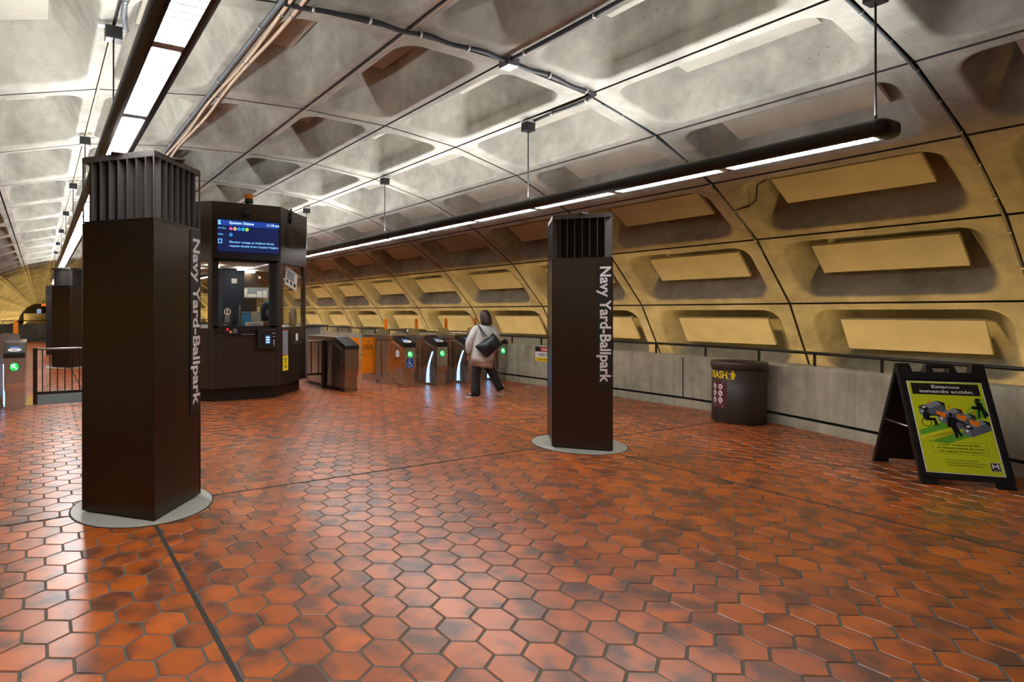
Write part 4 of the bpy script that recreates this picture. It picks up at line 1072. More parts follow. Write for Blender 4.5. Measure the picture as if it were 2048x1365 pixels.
# ------------------------------------------------------------------ folding A-frame sign
def a_frame():
    th = radians(-47.32); W, LEAN, HT, SP = 0.684, 0.466, 1.104, 0.94
    t = thing('sandwich_board', 'black folding sandwich board with lime green Spanish poster', 'sign', (7.396, 2.427, 0), th)
    hyp = hypot(LEAN, HT)
    front = frame((0, 0, 0), (1, 0, 0), (0, LEAN / hyp, HT / hyp))                 # normal faces the hall
    back = frame((0, SP, 0), (1, 0, 0), (0, -(SP - LEAN) / hypot(SP - LEAN, HT), HT / hypot(SP - LEAN, HT)))
    S = hyp
    def panel(name, m, t0, t1, side):
        b = MB()
        b.zprism(rect(0.0, 0.065, W, S - 0.10), t0, t1)
        for x0, x1 in ((0.0, 0.035), (W - 0.035, W)): b.zprism(rect(x0, 0.06, x1, S - 0.10), t0 - 0.012, t1 + 0.012)
        for y0, y1 in ((0.06, 0.11), (S - 0.16, S - 0.09)): b.zprism(rect(0.01, y0, W - 0.01, y1), t0 - 0.012, t1 + 0.010)
        for x0, x1 in ((0.0, 0.13), (W - 0.13, W)): b.zprism([(x0 + 0.0, 0.0), (x1, 0.0), (x1 - 0.01, 0.07), (x0 + 0.0, 0.07)], t0 - 0.010, t1 + 0.010)
        # top castellations
        for x0, x1 in ((0.0, 0.12), (W - 0.12, W)): b.zprism([(x0, S - 0.12), (x1, S - 0.12), (x1 - (0.02 if x0 < 0.1 else 0.0), S), (x0 + (0.0 if x0 < 0.1 else 0.03), S)], t0 - 0.014, t1 + 0.014)
        for x0 in (0.215, 0.395): b.zprism([(x0, S - 0.12), (x0 + 0.075, S - 0.12), (x0 + 0.055, S - 0.005), (x0 + 0.02, S - 0.005)], t0 - 0.014, t1 + 0.014)
        b.zprism(rect(0.235, S - 0.028, 0.45, S - 0.004), t0 - 0.010, t1 + 0.010)
        o = b.build(name, ['black'], t); o.matrix_local = m
        return o
    f = panel('front_frame', front, -0.02, 0.0, 1)
    panel('rear_frame', back, 0.0, 0.02, -1)
    mb = MB()
    for x in (0.012, W - 0.012): mb.tube([(x, LEAN * 0.45, HT * 0.45), (x, SP - (SP - LEAN) * 0.45, HT * 0.45)], 0.007, 6)
    mb.build('spreader_bar', ['alu'], t)
    # poster
    px0, py0, pw, ph = 0.052, 0.115, 0.580, 0.90
    m = Matrix.Translation((px0, py0, 0.0005))
    P = MB(); P.zprism(rect(0, 0, pw, ph), 0, 0.002, 0); P.zprism(rect(0.008, 0.006, pw - 0.008, ph - 0.006), 0.002, 0.0026, 1)
    o = P.build('poster', ['white', 'lime'], f); o.matrix_local = m
    o['label'] = 'lime green poster headed Estamos tomando accion'
    pol = [(rect(0.03, 0.765, pw - 0.03, ph - 0.02), 0, 0)]
    # diagonal green stripes behind the gates
    pol += [([(0.02, 0.40), (0.02, 0.35), (0.565, 0.56), (0.565, 0.66)], 1, 0), ([(0.06, 0.30), (0.22, 0.285), (0.565, 0.43), (0.565, 0.50)], 1, 0), ([(0.40, 0.60), (0.565, 0.68), (0.565, 0.75), (0.50, 0.70)], 2, 0),
            ([(0.02, 0.35), (0.02, 0.31), (0.40, 0.43), (0.42, 0.47)], 3, 0), ([(0.02, 0.315), (0.10, 0.30), (0.565, 0.49), (0.565, 0.53)], 3, 0)]
    def gate_pic(x, y, s):
        q = lambda pts: [(x + a * s, y + b * s) for a, b in pts]
        return [(q([(0, 0), (0.05, -0.03), (0.05, 0.045), (0.0, 0.075)]), 5, 1), (q([(0.05, -0.03), (0.21, 0.045), (0.21, 0.125), (0.05, 0.045)]), 4, 1), (q([(0.0, 0.075), (0.05, 0.045), (0.21, 0.125), (0.15, 0.145)]), 6, 1),
                (q([(-0.005, 0.075), (0.05, 0.042), (0.085, 0.062), (0.04, 0.10)]), 0, 2), (q(circ(0.042, 0.074, 0.016, 14, 0.010)), 7, 3), (q([(0.15, 0.145), (0.21, 0.125), (0.21, 0.08), (0.19, 0.10)]), 0, 2), (q(circ(0.026, 0.03, 0.012, 12)), 7, 2)]
    for x, y, s in ((0.05, 0.56, 1.0), (0.185, 0.50, 0.95), (0.27, 0.45, 0.95), (0.355, 0.385, 1.0)): pol += gate_pic(x, y, s)
    for x, y in ((0.185, 0.56), (0.335, 0.535), (0.42, 0.485)): pol += [([(x, y), (x + 0.055, y - 0.025), (x + 0.07, y + 0.02), (x - 0.005, y + 0.045)], 8, 4)]
    for x, y in ((0.145, 0.66), (0.29, 0.61), (0.385, 0.59), (0.475, 0.56)): pol += [(stroke((x, y), (x - 0.006, y + 0.05), 0.010), 8, 4)]
    # silhouettes: wheelchair user, man reaching, woman with bags
    wx, wy = 0.065, 0.46
    pol += [(circ(wx + 0.035, wy + 0.145, 0.017, 14), 0, 5), ([(wx + 0.005, wy + 0.06), (wx + 0.055, wy + 0.06), (wx + 0.06, wy + 0.125), (wx + 0.01, wy + 0.13)], 0, 5), (stroke((wx + 0.05, wy + 0.10), (wx + 0.14, wy + 0.095), 0.014), 0, 5),
            ([(wx + 0.02, wy + 0.07), (wx + 0.10, wy + 0.07), (wx + 0.11, wy + 0.0), (wx + 0.085, wy + 0.0), (wx + 0.08, wy + 0.045), (wx + 0.02, wy + 0.04)], 0, 5)]
    for k in range(20):
        a0 = 2 * pi * k / 20; a1 = 2 * pi * (k + 1) / 20
        pol.append(([(wx + 0.025 + q * cos(a), wy + 0.022 + q * sin(a)) for q, a in ((0.034, a0), (0.040, a0), (0.040, a1), (0.034, a1))], 0, 5))
        pol.append(([(wx + 0.098 + q * cos(a), wy + 0.0 + q * sin(a)) for q, a in ((0.015, a0), (0.019, a0), (0.019, a1), (0.015, a1))], 0, 5))
    mx, my = 0.265, 0.345
    pol += [(circ(mx + 0.02, my + 0.225, 0.017, 14), 0, 5), ([(mx - 0.012, my + 0.10), (mx + 0.048, my + 0.10), (mx + 0.052, my + 0.20), (mx - 0.005, my + 0.205)], 0, 5), (stroke((mx + 0.04, my + 0.185), (mx + 0.11, my + 0.135), 0.016), 0, 5), (stroke((mx - 0.002, my + 0.19), (mx - 0.016, my + 0.10), 0.016), 0, 5),
            ([(mx, my + 0.11), (mx + 0.048, my + 0.11), (mx + 0.040, my + 0.0), (mx + 0.018, my + 0.0), (mx + 0.016, my + 0.05)], 0, 5), ([(mx + 0.024, my + 0.10), (mx + 0.05, my + 0.10), (mx + 0.075, my + 0.02), (mx + 0.058, my + 0.01)], 0, 5)]
    ax, ay = 0.505, 0.545
    pol += [(circ(ax + 0.012, ay + 0.175, 0.016, 14), 0, 5), ([(ax - 0.012, ay + 0.175), (ax + 0.035, ay + 0.18), (ax + 0.03, ay + 0.192), (ax - 0.002, ay + 0.195)], 0, 5), ([(ax - 0.008, ay + 0.08), (ax + 0.04, ay + 0.075), (ax + 0.036, ay + 0.155), (ax - 0.005, ay + 0.16)], 0, 5), (stroke((ax, ay + 0.14), (ax - 0.012, ay + 0.17), 0.012), 0, 5),
            (rect(ax - 0.045, ay + 0.085, ax - 0.005, ay + 0.115), 0, 5), (stroke((ax + 0.005, ay + 0.08), (ax - 0.01, ay + 0.0), 0.013), 0, 5), (stroke((ax + 0.025, ay + 0.08), (ax + 0.04, ay + 0.0), 0.013), 0, 5), (stroke((ax + 0.034, ay + 0.14), (ax + 0.045, ay + 0.07), 0.010), 0, 5), ([(ax + 0.03, ay + 0.02), (ax + 0.07, ay + 0.025), (ax + 0.06, ay + 0.07), (ax + 0.035, ay + 0.068)], 0, 5)]
    # framed caption and the M badge
    for r_ in (rect(0.09, 0.185, 0.50, 0.187), rect(0.09, 0.298, 0.50, 0.30), rect(0.09, 0.185, 0.092, 0.30), rect(0.498, 0.185, 0.50, 0.30)): pol.append((r_, 0, 0))
    pol += [(rrect(0.485, 0.045, 0.558, 0.125, 0.006, 3), 7, 0), (rect(0.488, 0.048, 0.555, 0.122), 0, 1)] + [(p_, 7, 2) for p_ in (rect(0.496, 0.070, 0.508, 0.114), rect(0.535, 0.070, 0.547, 0.114), [(0.496, 0.114), (0.508, 0.114), (0.5275, 0.085), (0.5155, 0.085)], [(0.535, 0.114), (0.547, 0.114), (0.5275, 0.085), (0.5155, 0.085)])]
    flat('print', pol, Matrix.Translation((px0, py0, 0.0031)), ['black', M['print_green'], M['print_green2'], M['print_yellow'], M['print_steel'], M['print_steel2'], M['print_steel3'], 'white', 'orange'], f, t=0.0002)
    def T(s, x, y, cap, wd, mt, bold=0.012): fit_text('lettering', s, cap, wd, Matrix.Translation((px0 + x, py0 + y, 0.0052)), mt, f, bold, 0.0002)
    T('Estamos', 0.185, 0.832, 0.030, 0.215, 'white', 0.022); T('tomando acción.', 0.085, 0.785, 0.030, 0.42, 'white', 0.022)
    T('A partir de febrero de 2024,', 0.145, 0.267, 0.014, 0.31, 'black', 0.010); T('se instalarán puertas de acceso', 0.125, 0.236, 0.014, 0.35, 'black', 0.010); T('más seguras en esta estacion.', 0.135, 0.205, 0.014, 0.335, 'black', 0.010)
    T('Queremos mejorar y modernizar', 0.175, 0.125, 0.010, 0.235, 'black', 0.004); T('la experiencia del cliente. Aprenda más a', 0.155, 0.100, 0.010, 0.30, 'black', 0.004); T('wmata.com/faremodernization.', 0.175, 0.076, 0.010, 0.26, 'black', 0.012)
    T('metro', 0.500, 0.054, 0.008, 0.045, 'white', 0.01)
M['print_green'] = mat('print_green', (0.12, 0.40, 0.03), 0.4)
M['print_green2'] = mat('print_green_light', (0.22, 0.52, 0.05), 0.4)
M['print_yellow'] = mat('print_yellow', (0.66, 0.68, 0.02), 0.4)
M['print_steel'] = mat('print_steel', (0.10, 0.12, 0.16), 0.4)
M['print_steel2'] = mat('print_steel_mid', (0.17, 0.20, 0.27), 0.4)
M['print_steel3'] = mat('print_steel_light', (0.24, 0.28, 0.34), 0.4)
a_frame()

# ------------------------------------------------------------------ danger sign on the parapet, litter
t = thing('danger_sign', 'red, white and yellow danger high voltage sign fixed to the concrete parapet', 'sign', (9.764, 9.71, 0.535))
m = frame((0, 0, 0), (0, -1, 0), (0, 0, 1))
p = plate('sign_board', m, 0.80, 0.325, 0.004, ['white'], t)
flat('print', [(rect(0, 0.215, 0.80, 0.325), 0, 0), (rect(0, 0, 0.80, 0.09), 1, 0), (rrect(0.14, 0.225, 0.66, 0.315, 0.044), 2, 1)], Matrix.Translation((0, 0, 0.004)), ['black', 'yellow_vinyl', M['danger_red']] if 'danger_red' in M else ['black', 'yellow_vinyl', 'red_vinyl'], p)
fit_text('lettering', 'DANGER', 0.062, 0.40, Matrix.Translation((0.20, 0.238, 0.0065)), 'white', p, 0.015)
fit_text('lettering', 'HIGH VOLTAGE', 0.062, 0.62, Matrix.Translation((0.09, 0.122, 0.005)), 'black', p, 0.015)
fit_text('lettering', '!  LIVE TRACKS BELOW', 0.040, 0.66, Matrix.Translation((0.06, 0.025, 0.006)), 'black', p, 0.010)
bm = bmesh.new(); bmesh.ops.create_icosphere(bm, subdivisions=2, radius=1.0)
for v in bm.verts:
    k = 0.7 + 0.6 * random.random(); v.co = Vector((v.co.x * 0.045 * k, v.co.y * 0.035 * k, (v.co.z + 0.9) * 0.018 * k))
me = bpy.data.meshes.new('crumpled_paper'); bm.to_mesh(me); bm.free()
o = link('crumpled_paper', me, ['white']); o.location = (9.28, 9.45, 0); tag(o, 'small crumpled white paper on the floor below the danger sign', 'litter')

# ------------------------------------------------------------------ conduits under the vault
def on_vault(t_, y, off):
    x, z, nx, nz = arc(t_); return (x - nx * off, y, z - nz * off)
def conduit(name, pts, r, mtl, label, clips=None, clip_mat='alu', bump=0.0):
    P = [Vector(p) for p in pts]
    t = thing(name, label, 'conduit', P[0])
    mb = MB(); mb.tube([p - P[0] for p in P], r, 8); mb.build('pipe', [mtl], t)
    for i in clips or []:
        q = P[min(i, len(P) - 2)]; d = (P[min(i + 1, len(P) - 1)] - q).normalized()
        mb = MB(); mb.tube([q - P[0] - d * 0.012, q - P[0] + d * 0.012], r * 1.5, 8); mb.build('clip', [clip_mat], t)
Y1 = Y_JOINT + BAY
N_ = 48
wob = lambda i: 0.012 * sin(i * 0.9) + 0.010 * sin(i * 0.37 + 1)
conduit('conduit', [on_vault(0.95 + 3.05 * i / N_, Y1 - 0.10 + wob(i), 0.035 + 0.02 * abs(sin(i * 0.33))) for i in range(N_ + 1)], 0.024, 'conduit_black', 'sagging black conduit crossing the vault ribs from beige cables to light hanger', range(4, N_, 7))
conduit('conduit', [on_vault(4.0, Y1 - 0.08, 0.04), on_vault(4.02, Y1 + 0.04, 0.045), on_vault(4.03, Y1 + 0.3, 0.04), on_vault(4.02, Y1 + 0.6, 0.04), on_vault(4.01, 5.98, 0.06)], 0.022, 'conduit_black', 'short black conduit feeding the junction box of the free-ending pendant light', [1, 3])
conduit('conduit', [on_vault(2.97, Y1 - 0.06, 0.04)] + [on_vault(2.97 + 0.01 * sin(i), Y1 - 0.35 - 0.3 * i, 0.045) for i in range(12)], 0.022, 'conduit_black', 'black conduit running along the crown rib from the small ceiling box', [1, 4, 7, 10])
t = thing('ceiling_box', 'small grey junction box where black conduits meet on the vault', 'junction box', on_vault(3.0, Y1 - 0.06, 0.0))
mb = MB(); mb.box(-0.08, 0.08, -0.08, 0.08, -0.09, 0.02, 0, 0.008); mb.build('box_body', ['conduit_grey'], t)
mb = MB(); mb.box(-0.075, 0.075, -0.075, 0.075, -0.096, -0.09); mb.build('cover', ['alu'], t)
conduit('conduit', [on_vault(0.97, 2.5 + 0.5 * i, 0.045) for i in range(64)], 0.026, 'conduit_grey', 'straight grey conduit along the rib beside the beige cables', range(3, 40, 3))
for s_, lab in ((0.0, 'beige cable next to the straight grey conduit'), (0.062, 'beige cable outermost from the straight grey conduit')):
    conduit('cable', [on_vault(1.045 + s_ + 0.016 * sin(i * 0.8 + s_ * 30), 2.4 + 0.4 * i, 0.035) for i in range(80)], 0.019, 'conduit_beige', lab, range(4, 50, 3))
conduit('conduit', [on_vault(2.0 + 0.004 * sin(i), 2.2 + 0.5 * i, 0.012) for i in range(64)], 0.008, 'conduit_black', 'thin dark cable in the crown joint crossed by the black conduit')
conduit('conduit', [on_vault(2.02 + 0.004 * sin(i * 1.3), 2.2 + 0.5 * i, 0.012) for i in range(64)], 0.007, 'conduit_beige', 'thin pale cable beside the dark cable in the crown joint')
conduit('conduit', [on_vault(3.2 + 6.3 * i / 60, Y_JOINT + 0.012, 0.018) for i in range(61)], 0.013, 'conduit_grey', 'thin metal pipe following the curved rib by the end of the pendant light', range(2, 60, 4))
conduit('conduit', [on_vault(4.2 + 3.0 * i / 30, Y1 + 0.012, 0.016) for i in range(31)], 0.012, 'conduit_grey', 'thin metal pipe down the rib above the trash can', range(3, 30, 5))
conduit('cable', [on_vault(6.47, Y1 - 0.02, 0.02), on_vault(6.45, Y1 - 0.22, 0.015), on_vault(6.40, Y1 - 0.34, -0.02), on_vault(6.25, Y1 - 0.42, -0.12), on_vault(6.22, Y1 - 0.55, -0.16)], 0.012, 'black', 'black cable hooking from the rib into the coffer panel')
conduit('conduit', [on_vault(0.06, 5.83 - 0.05, 0.10), on_vault(0.03, 5.6, 0.05), on_vault(0.02, 5.3, 0.04), on_vault(0.0, 4.6, 0.04), on_vault(0.0, 3.6, 0.04), on_vault(0.0, 2.4, 0.04)], 0.024, 'conduit_grey', 'grey flexible conduit entering the hanger box of the near pendant line', [2, 3])
conduit('conduit', [on_vault(0.0, 5.9 + 0.5 * i, 0.02) for i in range(50)], 0.014, 'conduit_beige', 'thin painted pipe along the rib over the near pendant line', range(4, 48, 6))

# ------------------------------------------------------------------ far end of the station
mb = MB(); mb.box(-3.2, 10.5, 0, 0.4, -1.2, 1.25)
o = mb.build('wall_mezzanine', [M['parapet']]); o.location = (0, 150, 0.0); tag(o, kind='structure')
mb = MB(); mb.box(-2.2, 8.8, 0, 0.4, 0, 0.65)
for i in range(5): mb.box(-1.6 + 2.2 * i, -1.4 + 2.2 * i, -0.02, 0.0, 0, 0.65, 1)
o = mb.build('beam_end', ['disk', 'joint']); o.location = (0, 168, 3.65); tag(o, kind='structure')
t = thing('dark_kiosk', 'small black booth above the pale wall at the far tunnel end', 'kiosk', (-1.9, 156, -1.0))
mb = MB(); mb.box(-0.9, 0.9, 0, 2, 0, 3.7); mb.build('booth_body', ['matte_black'], t)
t = thing('lit_board', 'pale blue lit board beside the black booth at the far tunnel end', 'board', (-0.2, 156, -1.0))
mb = MB(); mb.box(-0.45, 0.45, 0, 0.2, 2.2, 3.3); mb.box(-0.1, 0.1, 0.02, 0.18, 0, 2.2, 1); mb.build('board_face', [M['far_board'], 'matte_black'], t)
t = thing('lit_sign', 'orange-red lit sign at the far tunnel end', 'sign', (1.2, 156, -1.0))
mb = MB(); mb.box(-0.9, 0.9, 0, 0.2, 4.0, 4.5); mb.build('sign_face', [M['far_sign']], t)
mb = MB(); mb.box(-0.7, 0.9, 0.2, 0.6, 0, 4.1); mb.build('sign_stand', ['matte_black'], t)

# ------------------------------------------------------------------ walking woman
M['skin'] = mat('skin', (0.50, 0.28, 0.20), 0.55)
M['hair'] = mat('dark_brown_hair', (0.030, 0.018, 0.014), 0.5, noise=0.5, nscale=60)
M['jacket'] = mat('light_grey_jacket', (0.52, 0.53, 0.52), 0.8, noise=0.12, nscale=14, bump=0.35)
M['tunic'] = mat('beige_pink_tunic', (0.36, 0.25, 0.20), 0.85, noise=0.15, nscale=10)
M['trousers'] = mat('black_trousers', (0.010, 0.011, 0.015), 0.8)
M['shoe'] = mat('black_shoe', (0.015, 0.015, 0.018), 0.6)
M['sole'] = mat('cream_sole', (0.62, 0.56, 0.46), 0.7)
M['leather'] = mat('black_leather', (0.012, 0.016, 0.020), 0.38, noise=0.2, nscale=12, bump=0.2)
def skin_mesh(verts, edges, root=0):
    me = bpy.data.meshes.new('tmp_skin'); me.from_pydata([v[:3] for v in verts], edges, [])
    o = bpy.data.objects.new('tmp_skin', me); COL.objects.link(o)
    o.modifiers.new('skin', 'SKIN').use_smooth_shade = True
    s = o.modifiers.new('sub', 'SUBSURF'); s.levels = 2; s.render_levels = 2
    for i, v in enumerate(verts):
        sv = me.skin_vertices[0].data[i]; sv.radius = (v[3], v[3]); sv.use_root = (i == root)
    bpy.context.view_layer.update()
    out = bpy.data.meshes.new_from_object(o.evaluated_get(bpy.context.evaluated_depsgraph_get()))
    bpy.data.objects.remove(o)
    return out
def ell(cx, cy, z, rx, ry, n=28, tilt=(0, 0), ph=0.0, wr=0.0):
    return [(cx + rx * (1 + wr * sin(5 * a + ph)) * cos(a), cy + ry * (1 + wr * cos(4 * a + ph)) * sin(a), z + tilt[0] * cos(a) + tilt[1] * sin(a)) for a in [2 * pi * k / n for k in range(n)]]
def person():
    t = thing('person', 'woman in light grey jacket and black trousers walking towards the gates, seen from behind', 'person', (7.361, 8.767, 0), -YAW)
    V = []; E = []
    def v(x, y, z, r, p=None):
        V.append((x, y, z, r)); i = len(V) - 1
        if p is not None: E.append((p, i))
        return i
    pel = v(0.07, 0, 0.88, 0.12); sp = v(0.08, 0, 1.06, 0.115, pel); chest = v(0.10, 0, 1.24, 0.125, sp); nb = v(0.112, 0.0, 1.37, 0.062, chest); nk = v(0.112, 0.012, 1.45, 0.05, nb)
    hd = v(0.105, 0.025, 1.53, 0.075, nk); v(0.105, 0.025, 1.61, 0.065, hd)
    ha = v(-0.005, -0.01, 0.80, 0.095, pel); ka = v(-0.055, 0.01, 0.45, 0.06, ha); aa = v(-0.055, 0.0, 0.09, 0.04, ka); v(-0.17, 0.06, 0.04, 0.03, aa)
    hb = v(0.145, 0.01, 0.80, 0.095, pel); kb = v(0.255, 0.02, 0.47, 0.06, hb); ab = v(0.405, 0.0, 0.19, 0.04, kb); v(0.435, 0.03, 0.07, 0.03, ab)
    for sgn, sh, el, wr in ((-1, (-0.055, 0.0, 1.31), (-0.165, 0.03, 1.05), (-0.165, 0.085, 0.845)), (1, (0.275, 0.0, 1.30), (0.375, 0.07, 1.06), (0.33, 0.20, 0.87))):
        a = v(*sh, 0.058, chest); b = v(*el, 0.042, a); c = v(*wr, 0.026, b)
        pm = v(wr[0], wr[1] + 0.022, wr[2] - 0.055, 0.030, c)
        for k, (dx, ln) in enumerate(((-0.026, 0.062), (-0.009, 0.072), (0.009, 0.068), (0.025, 0.052))):
            f1 = v(wr[0] + dx, wr[1] + 0.034, wr[2] - 0.085, 0.0095, pm); v(wr[0] + dx * 1.1, wr[1] + 0.046, wr[2] - 0.085 - ln, 0.008, f1)
        th = v(wr[0] + 0.03 * (-sgn), wr[1] + 0.045, wr[2] - 0.055, 0.010, pm); v(wr[0] + 0.036 * (-sgn), wr[1] + 0.068, wr[2] - 0.09, 0.0085, th)
    me = skin_mesh(V, E)
    # head joined to the same mesh: skull, jaw, nose, ears
    bm = bmesh.new(); bm.from_mesh(me)
    f = Vector((-0.62, 0.78, 0)).normalized()          # where she looks
    rgt = Vector((f.y, -f.x, 0)); c = Vector((0.105, 0.03, 1.545))
    def blob(p, s, n=2):
        g = bmesh.ops.create_icosphere(bm, subdivisions=n, radius=1.0)
        for q in g['verts']:
            x, y, z = q.co; q.co = c + f * (p[0] + x * s[0]) + rgt * (p[1] + y * s[1]) + Vector((0, 0, p[2] + z * s[2]))
    blob((0, 0, 0.0), (0.095, 0.076, 0.112), 3); blob((0.035, 0, -0.06), (0.058, 0.052, 0.058), 2); blob((0.098, 0, -0.01), (0.016, 0.013, 0.026), 2)
    for s in (-1, 1): blob((0.0, 0.077 * s, -0.005), (0.022, 0.008, 0.032), 2)
    bm.to_mesh(me); bm.free()
    for p in me.polygons: p.use_smooth = True
    me.name = 'body'; link('body', me, ['skin'], t)
    mb = MB()
    for s in (-1, 1):
        e = c + f * 0.088 + rgt * 0.031 * s + Vector((0, 0, 0.012)); mb.ball(e, 0.010, 0.010, 0.007, 8, 0)
    mth = c + f * 0.092 + Vector((0, 0, -0.06)); mb.ball(mth, 0.010, 0.016, 0.005, 8, 1)
    mb.build('facial_features', ['black', M['danger_lip']], t)
    # hair: cap and shoulder-length fall at the back
    mb = MB()
    h = [(1.375, 0.05, 0.045, 0.128, -0.045), (1.39, 0.105, 0.075, 0.13, -0.045), (1.44, 0.112, 0.088, 0.128, -0.035), (1.50, 0.108, 0.10, 0.122, -0.018), (1.56, 0.102, 0.108, 0.115, 0.0), (1.61, 0.090, 0.100, 0.108, 0.006), (1.645, 0.066, 0.078, 0.105, 0.008), (1.664, 0.03, 0.036, 0.104, 0.008)]
    mb.loft([ell(cx - 0.015 * f.x, cy - 0.012 * f.y, z, rx, ry, 60, (0, 0), z * 9, 0.025) for z, rx, ry, cx, cy in h])
    mb.build('hair', ['hair'], t)
    mb = MB()
    mb.loft([ell(0.073, 0, 0.69, 0.215, 0.185, 32, (0.03, 0), 1, 0.02), ell(0.075, 0, 0.80, 0.212, 0.182, 32, (0.01, 0), 1, 0.015), ell(0.078, 0, 0.90, 0.202, 0.168, 32, (0, 0), 2, 0.02), ell(0.088, 0, 1.05, 0.190, 0.142, 32, (0, 0), 3, 0.015), ell(0.10, 0, 1.18, 0.196, 0.142, 32, (0, 0), 4, 0.01), ell(0.107, 0, 1.27, 0.200, 0.130, 32), ell(0.112, 0, 1.33, 0.165, 0.108, 32), ell(0.114, 0, 1.375, 0.105, 0.088, 32), ell(0.114, 0.005, 1.415, 0.072, 0.070, 32)])
    # puffed sleeves
    def sleeve(pts):
        mb.tube([p[:3] for p in pts], [p[3] for p in pts], 18)
    sleeve([(0.06, 0, 1.325, 0.062), (0.01, 0, 1.318, 0.080), (-0.03, 0, 1.295, 0.090), (-0.075, 0.0, 1.24, 0.088), (-0.115, 0.01, 1.16, 0.084), (-0.15, 0.02, 1.09, 0.076), (-0.168, 0.03, 1.03, 0.078), (-0.17, 0.05, 0.96, 0.070), (-0.168, 0.07, 0.90, 0.062), (-0.166, 0.085, 0.85, 0.052)])
    sleeve([(0.15, 0, 1.325, 0.062), (0.20, 0, 1.315, 0.080), (0.24, 0, 1.295, 0.088), (0.285, 0.0, 1.24, 0.088), (0.33, 0.03, 1.15, 0.084), (0.365, 0.06, 1.08, 0.078), (0.375, 0.09, 1.03, 0.075), (0.36, 0.14, 0.95, 0.064), (0.335, 0.19, 0.885, 0.052)])
    # flap of the open front blowing to the side
    mb.loft([[(-0.125, 0.02, z), (-0.06 - 0.02 * k, -0.02, z), (-0.05 - 0.02 * k, 0.02, z), (-0.11, 0.05, z)] for k, z in enumerate((0.82, 0.74, 0.68))], 0)
    mb.build('jacket', ['jacket'], t)
    mb = MB()
    mb.loft([ell(0.075, 0, 0.585, 0.205, 0.175, 32, (-0.03, 0), 0, 0.03), ell(0.075, 0, 0.68, 0.203, 0.172, 32, (-0.015, 0), 1, 0.02), ell(0.075, 0, 0.80, 0.190, 0.150, 32, (0, 0), 2, 0.015), ell(0.078, 0, 0.86, 0.18, 0.13, 32)])
    mb.build('tunic', ['tunic'], t)
    mb = MB()
    mb.tube([(0.01, -0.01, 0.80), (-0.015, -0.01, 0.70), (-0.04, 0.0, 0.52), (-0.055, 0.01, 0.44), (-0.058, 0.005, 0.28), (-0.055, 0.0, 0.13), (-0.055, 0.0, 0.055)], [0.100, 0.100, 0.09, 0.084, 0.082, 0.088, 0.092], 20)
    mb.tube([(0.135, 0.01, 0.80), (0.17, 0.012, 0.70), (0.225, 0.02, 0.54), (0.265, 0.02, 0.46), (0.325, 0.01, 0.34), (0.385, 0.0, 0.22), (0.418, 0.0, 0.155)], [0.100, 0.100, 0.09, 0.082, 0.074, 0.074, 0.078], 20)
    mb.loft([ell(0.07, 0, 0.70, 0.13, 0.11), ell(0.07, 0, 0.80, 0.165, 0.12), ell(0.07, 0, 0.86, 0.16, 0.115)])
    mb.build('trousers', ['trousers'], t)
    # shoes: profile along the foot (heel 0 .. toe 0.25)
    def shoe(name, M4):
        b = MB(); rings = []
        for x, wd, top in ((0.0, 0.026, 0.05), (0.015, 0.036, 0.075), (0.06, 0.038, 0.085), (0.11, 0.038, 0.075), (0.16, 0.044, 0.055), (0.21, 0.040, 0.042), (0.245, 0.024, 0.03)):
            rings.append([M4 @ Vector((x, wd * cos(a), 0.018 + (top - 0.018) * max(0, sin(a)) + 0.0 * min(0, sin(a)))) for a in [2 * pi * k / 16 for k in range(16)]])
        b.loft(rings, 0)
        sl = [(0.0, 0.028), (0.02, 0.039), (0.07, 0.040), (0.12, 0.040), (0.165, 0.047), (0.215, 0.043), (0.252, 0.024)]
        out = [(x, y) for x, y in sl] + [(x, -y) for x, y in sl[::-1]]
        b.prism(out, lambda p, a: M4 @ Vector((p[0], p[1], a)), 0.0, 0.026, 1)
        b.build(name, ['shoe', 'sole'], t)
    d = Vector((-0.95, 0.31, 0)).normalized(); s = Vector((-d.y, d.x, 0))
    shoe('shoe', Matrix(((d.x, s.x, 0, 0.005), (d.y, s.y, 0, -0.012), (0, 0, 1, 0), (0, 0, 0, 1))))
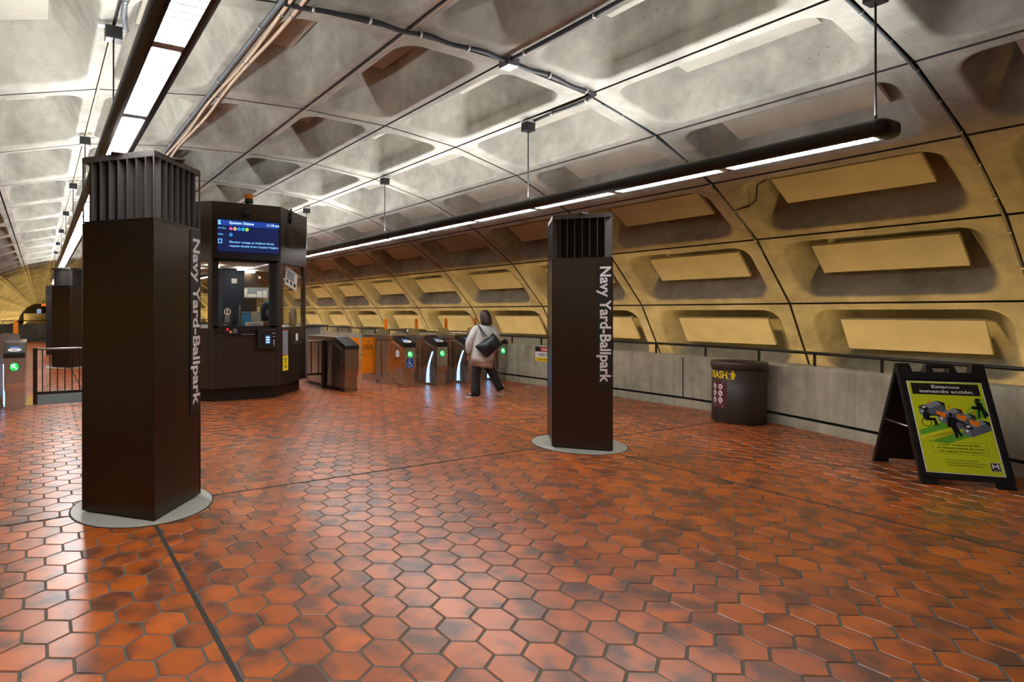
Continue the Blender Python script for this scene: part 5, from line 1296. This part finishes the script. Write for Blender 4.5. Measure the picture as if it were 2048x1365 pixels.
    # trailing foot: on its toe, heel raised, sole turned to the viewer
    ft = Vector((0.06, 0.22, -0.97)).normalized(); up = Vector((-0.50, 0.85, 0.15)); up = (up - ft * up.dot(ft)).normalized(); s = up.cross(ft)
    shoe('shoe', Matrix(((ft.x, s.x, up.x, 0.445), (ft.y, s.y, up.y, -0.045), (ft.z, s.z, up.z, 0.248), (0, 0, 0, 1))))
    # shoulder bag, a thing of its own
    b_ = thing('shoulder_bag', 'black leather tote hanging point-down on the walking woman\'s back', 'bag', (7.361, 8.767, 0), -YAW)
    mb = MB()
    Q = [(0.225, 1.235), (0.165, 1.17), (0.02, 1.08), (-0.125, 0.985), (-0.02, 0.875), (0.06, 0.795), (0.108, 0.775), (0.17, 0.82), (0.29, 0.93), (0.40, 1.02), (0.33, 1.12), (0.265, 1.20)]
    cxq = sum(q[0] for q in Q) / len(Q); czq = sum(q[1] for q in Q) / len(Q)
    rings = []
    for y, s in ((-0.312, 0.05), (-0.311, 0.3), (-0.304, 0.55), (-0.292, 0.76), (-0.272, 0.90), (-0.245, 0.98), (-0.21, 1.0), (-0.18, 0.95), (-0.165, 0.75), (-0.16, 0.3)):
        rings.append([(cxq + (q[0] - cxq) * s, y + 0.02 * sin(6 * q[0]), czq + (q[1] - czq) * s) for q in Q])
    mb.loft(rings); mb.build('bag_body', ['leather'], b_)
    mb = MB(); mb.tube([(0.05, -0.245, 1.15), (0.02, -0.20, 1.23), (-0.005, -0.155, 1.31), (-0.025, -0.09, 1.375), (-0.035, -0.0, 1.40), (-0.04, 0.09, 1.36), (-0.03, 0.14, 1.25)], 0.011, 8)
    mb.tube([(0.10, -0.255, 1.17), (0.065, -0.21, 1.22), (0.02, -0.16, 1.30), (-0.005, -0.10, 1.37)], 0.010, 8); mb.build('strap', ['leather'], b_)
    mb = MB(); mb.box(0.03, 0.10, -0.268, -0.25, 1.145, 1.165); mb.build('buckle', ['alu'], b_)
M['danger_lip'] = mat('lip', (0.35, 0.10, 0.09), 0.5)
person()
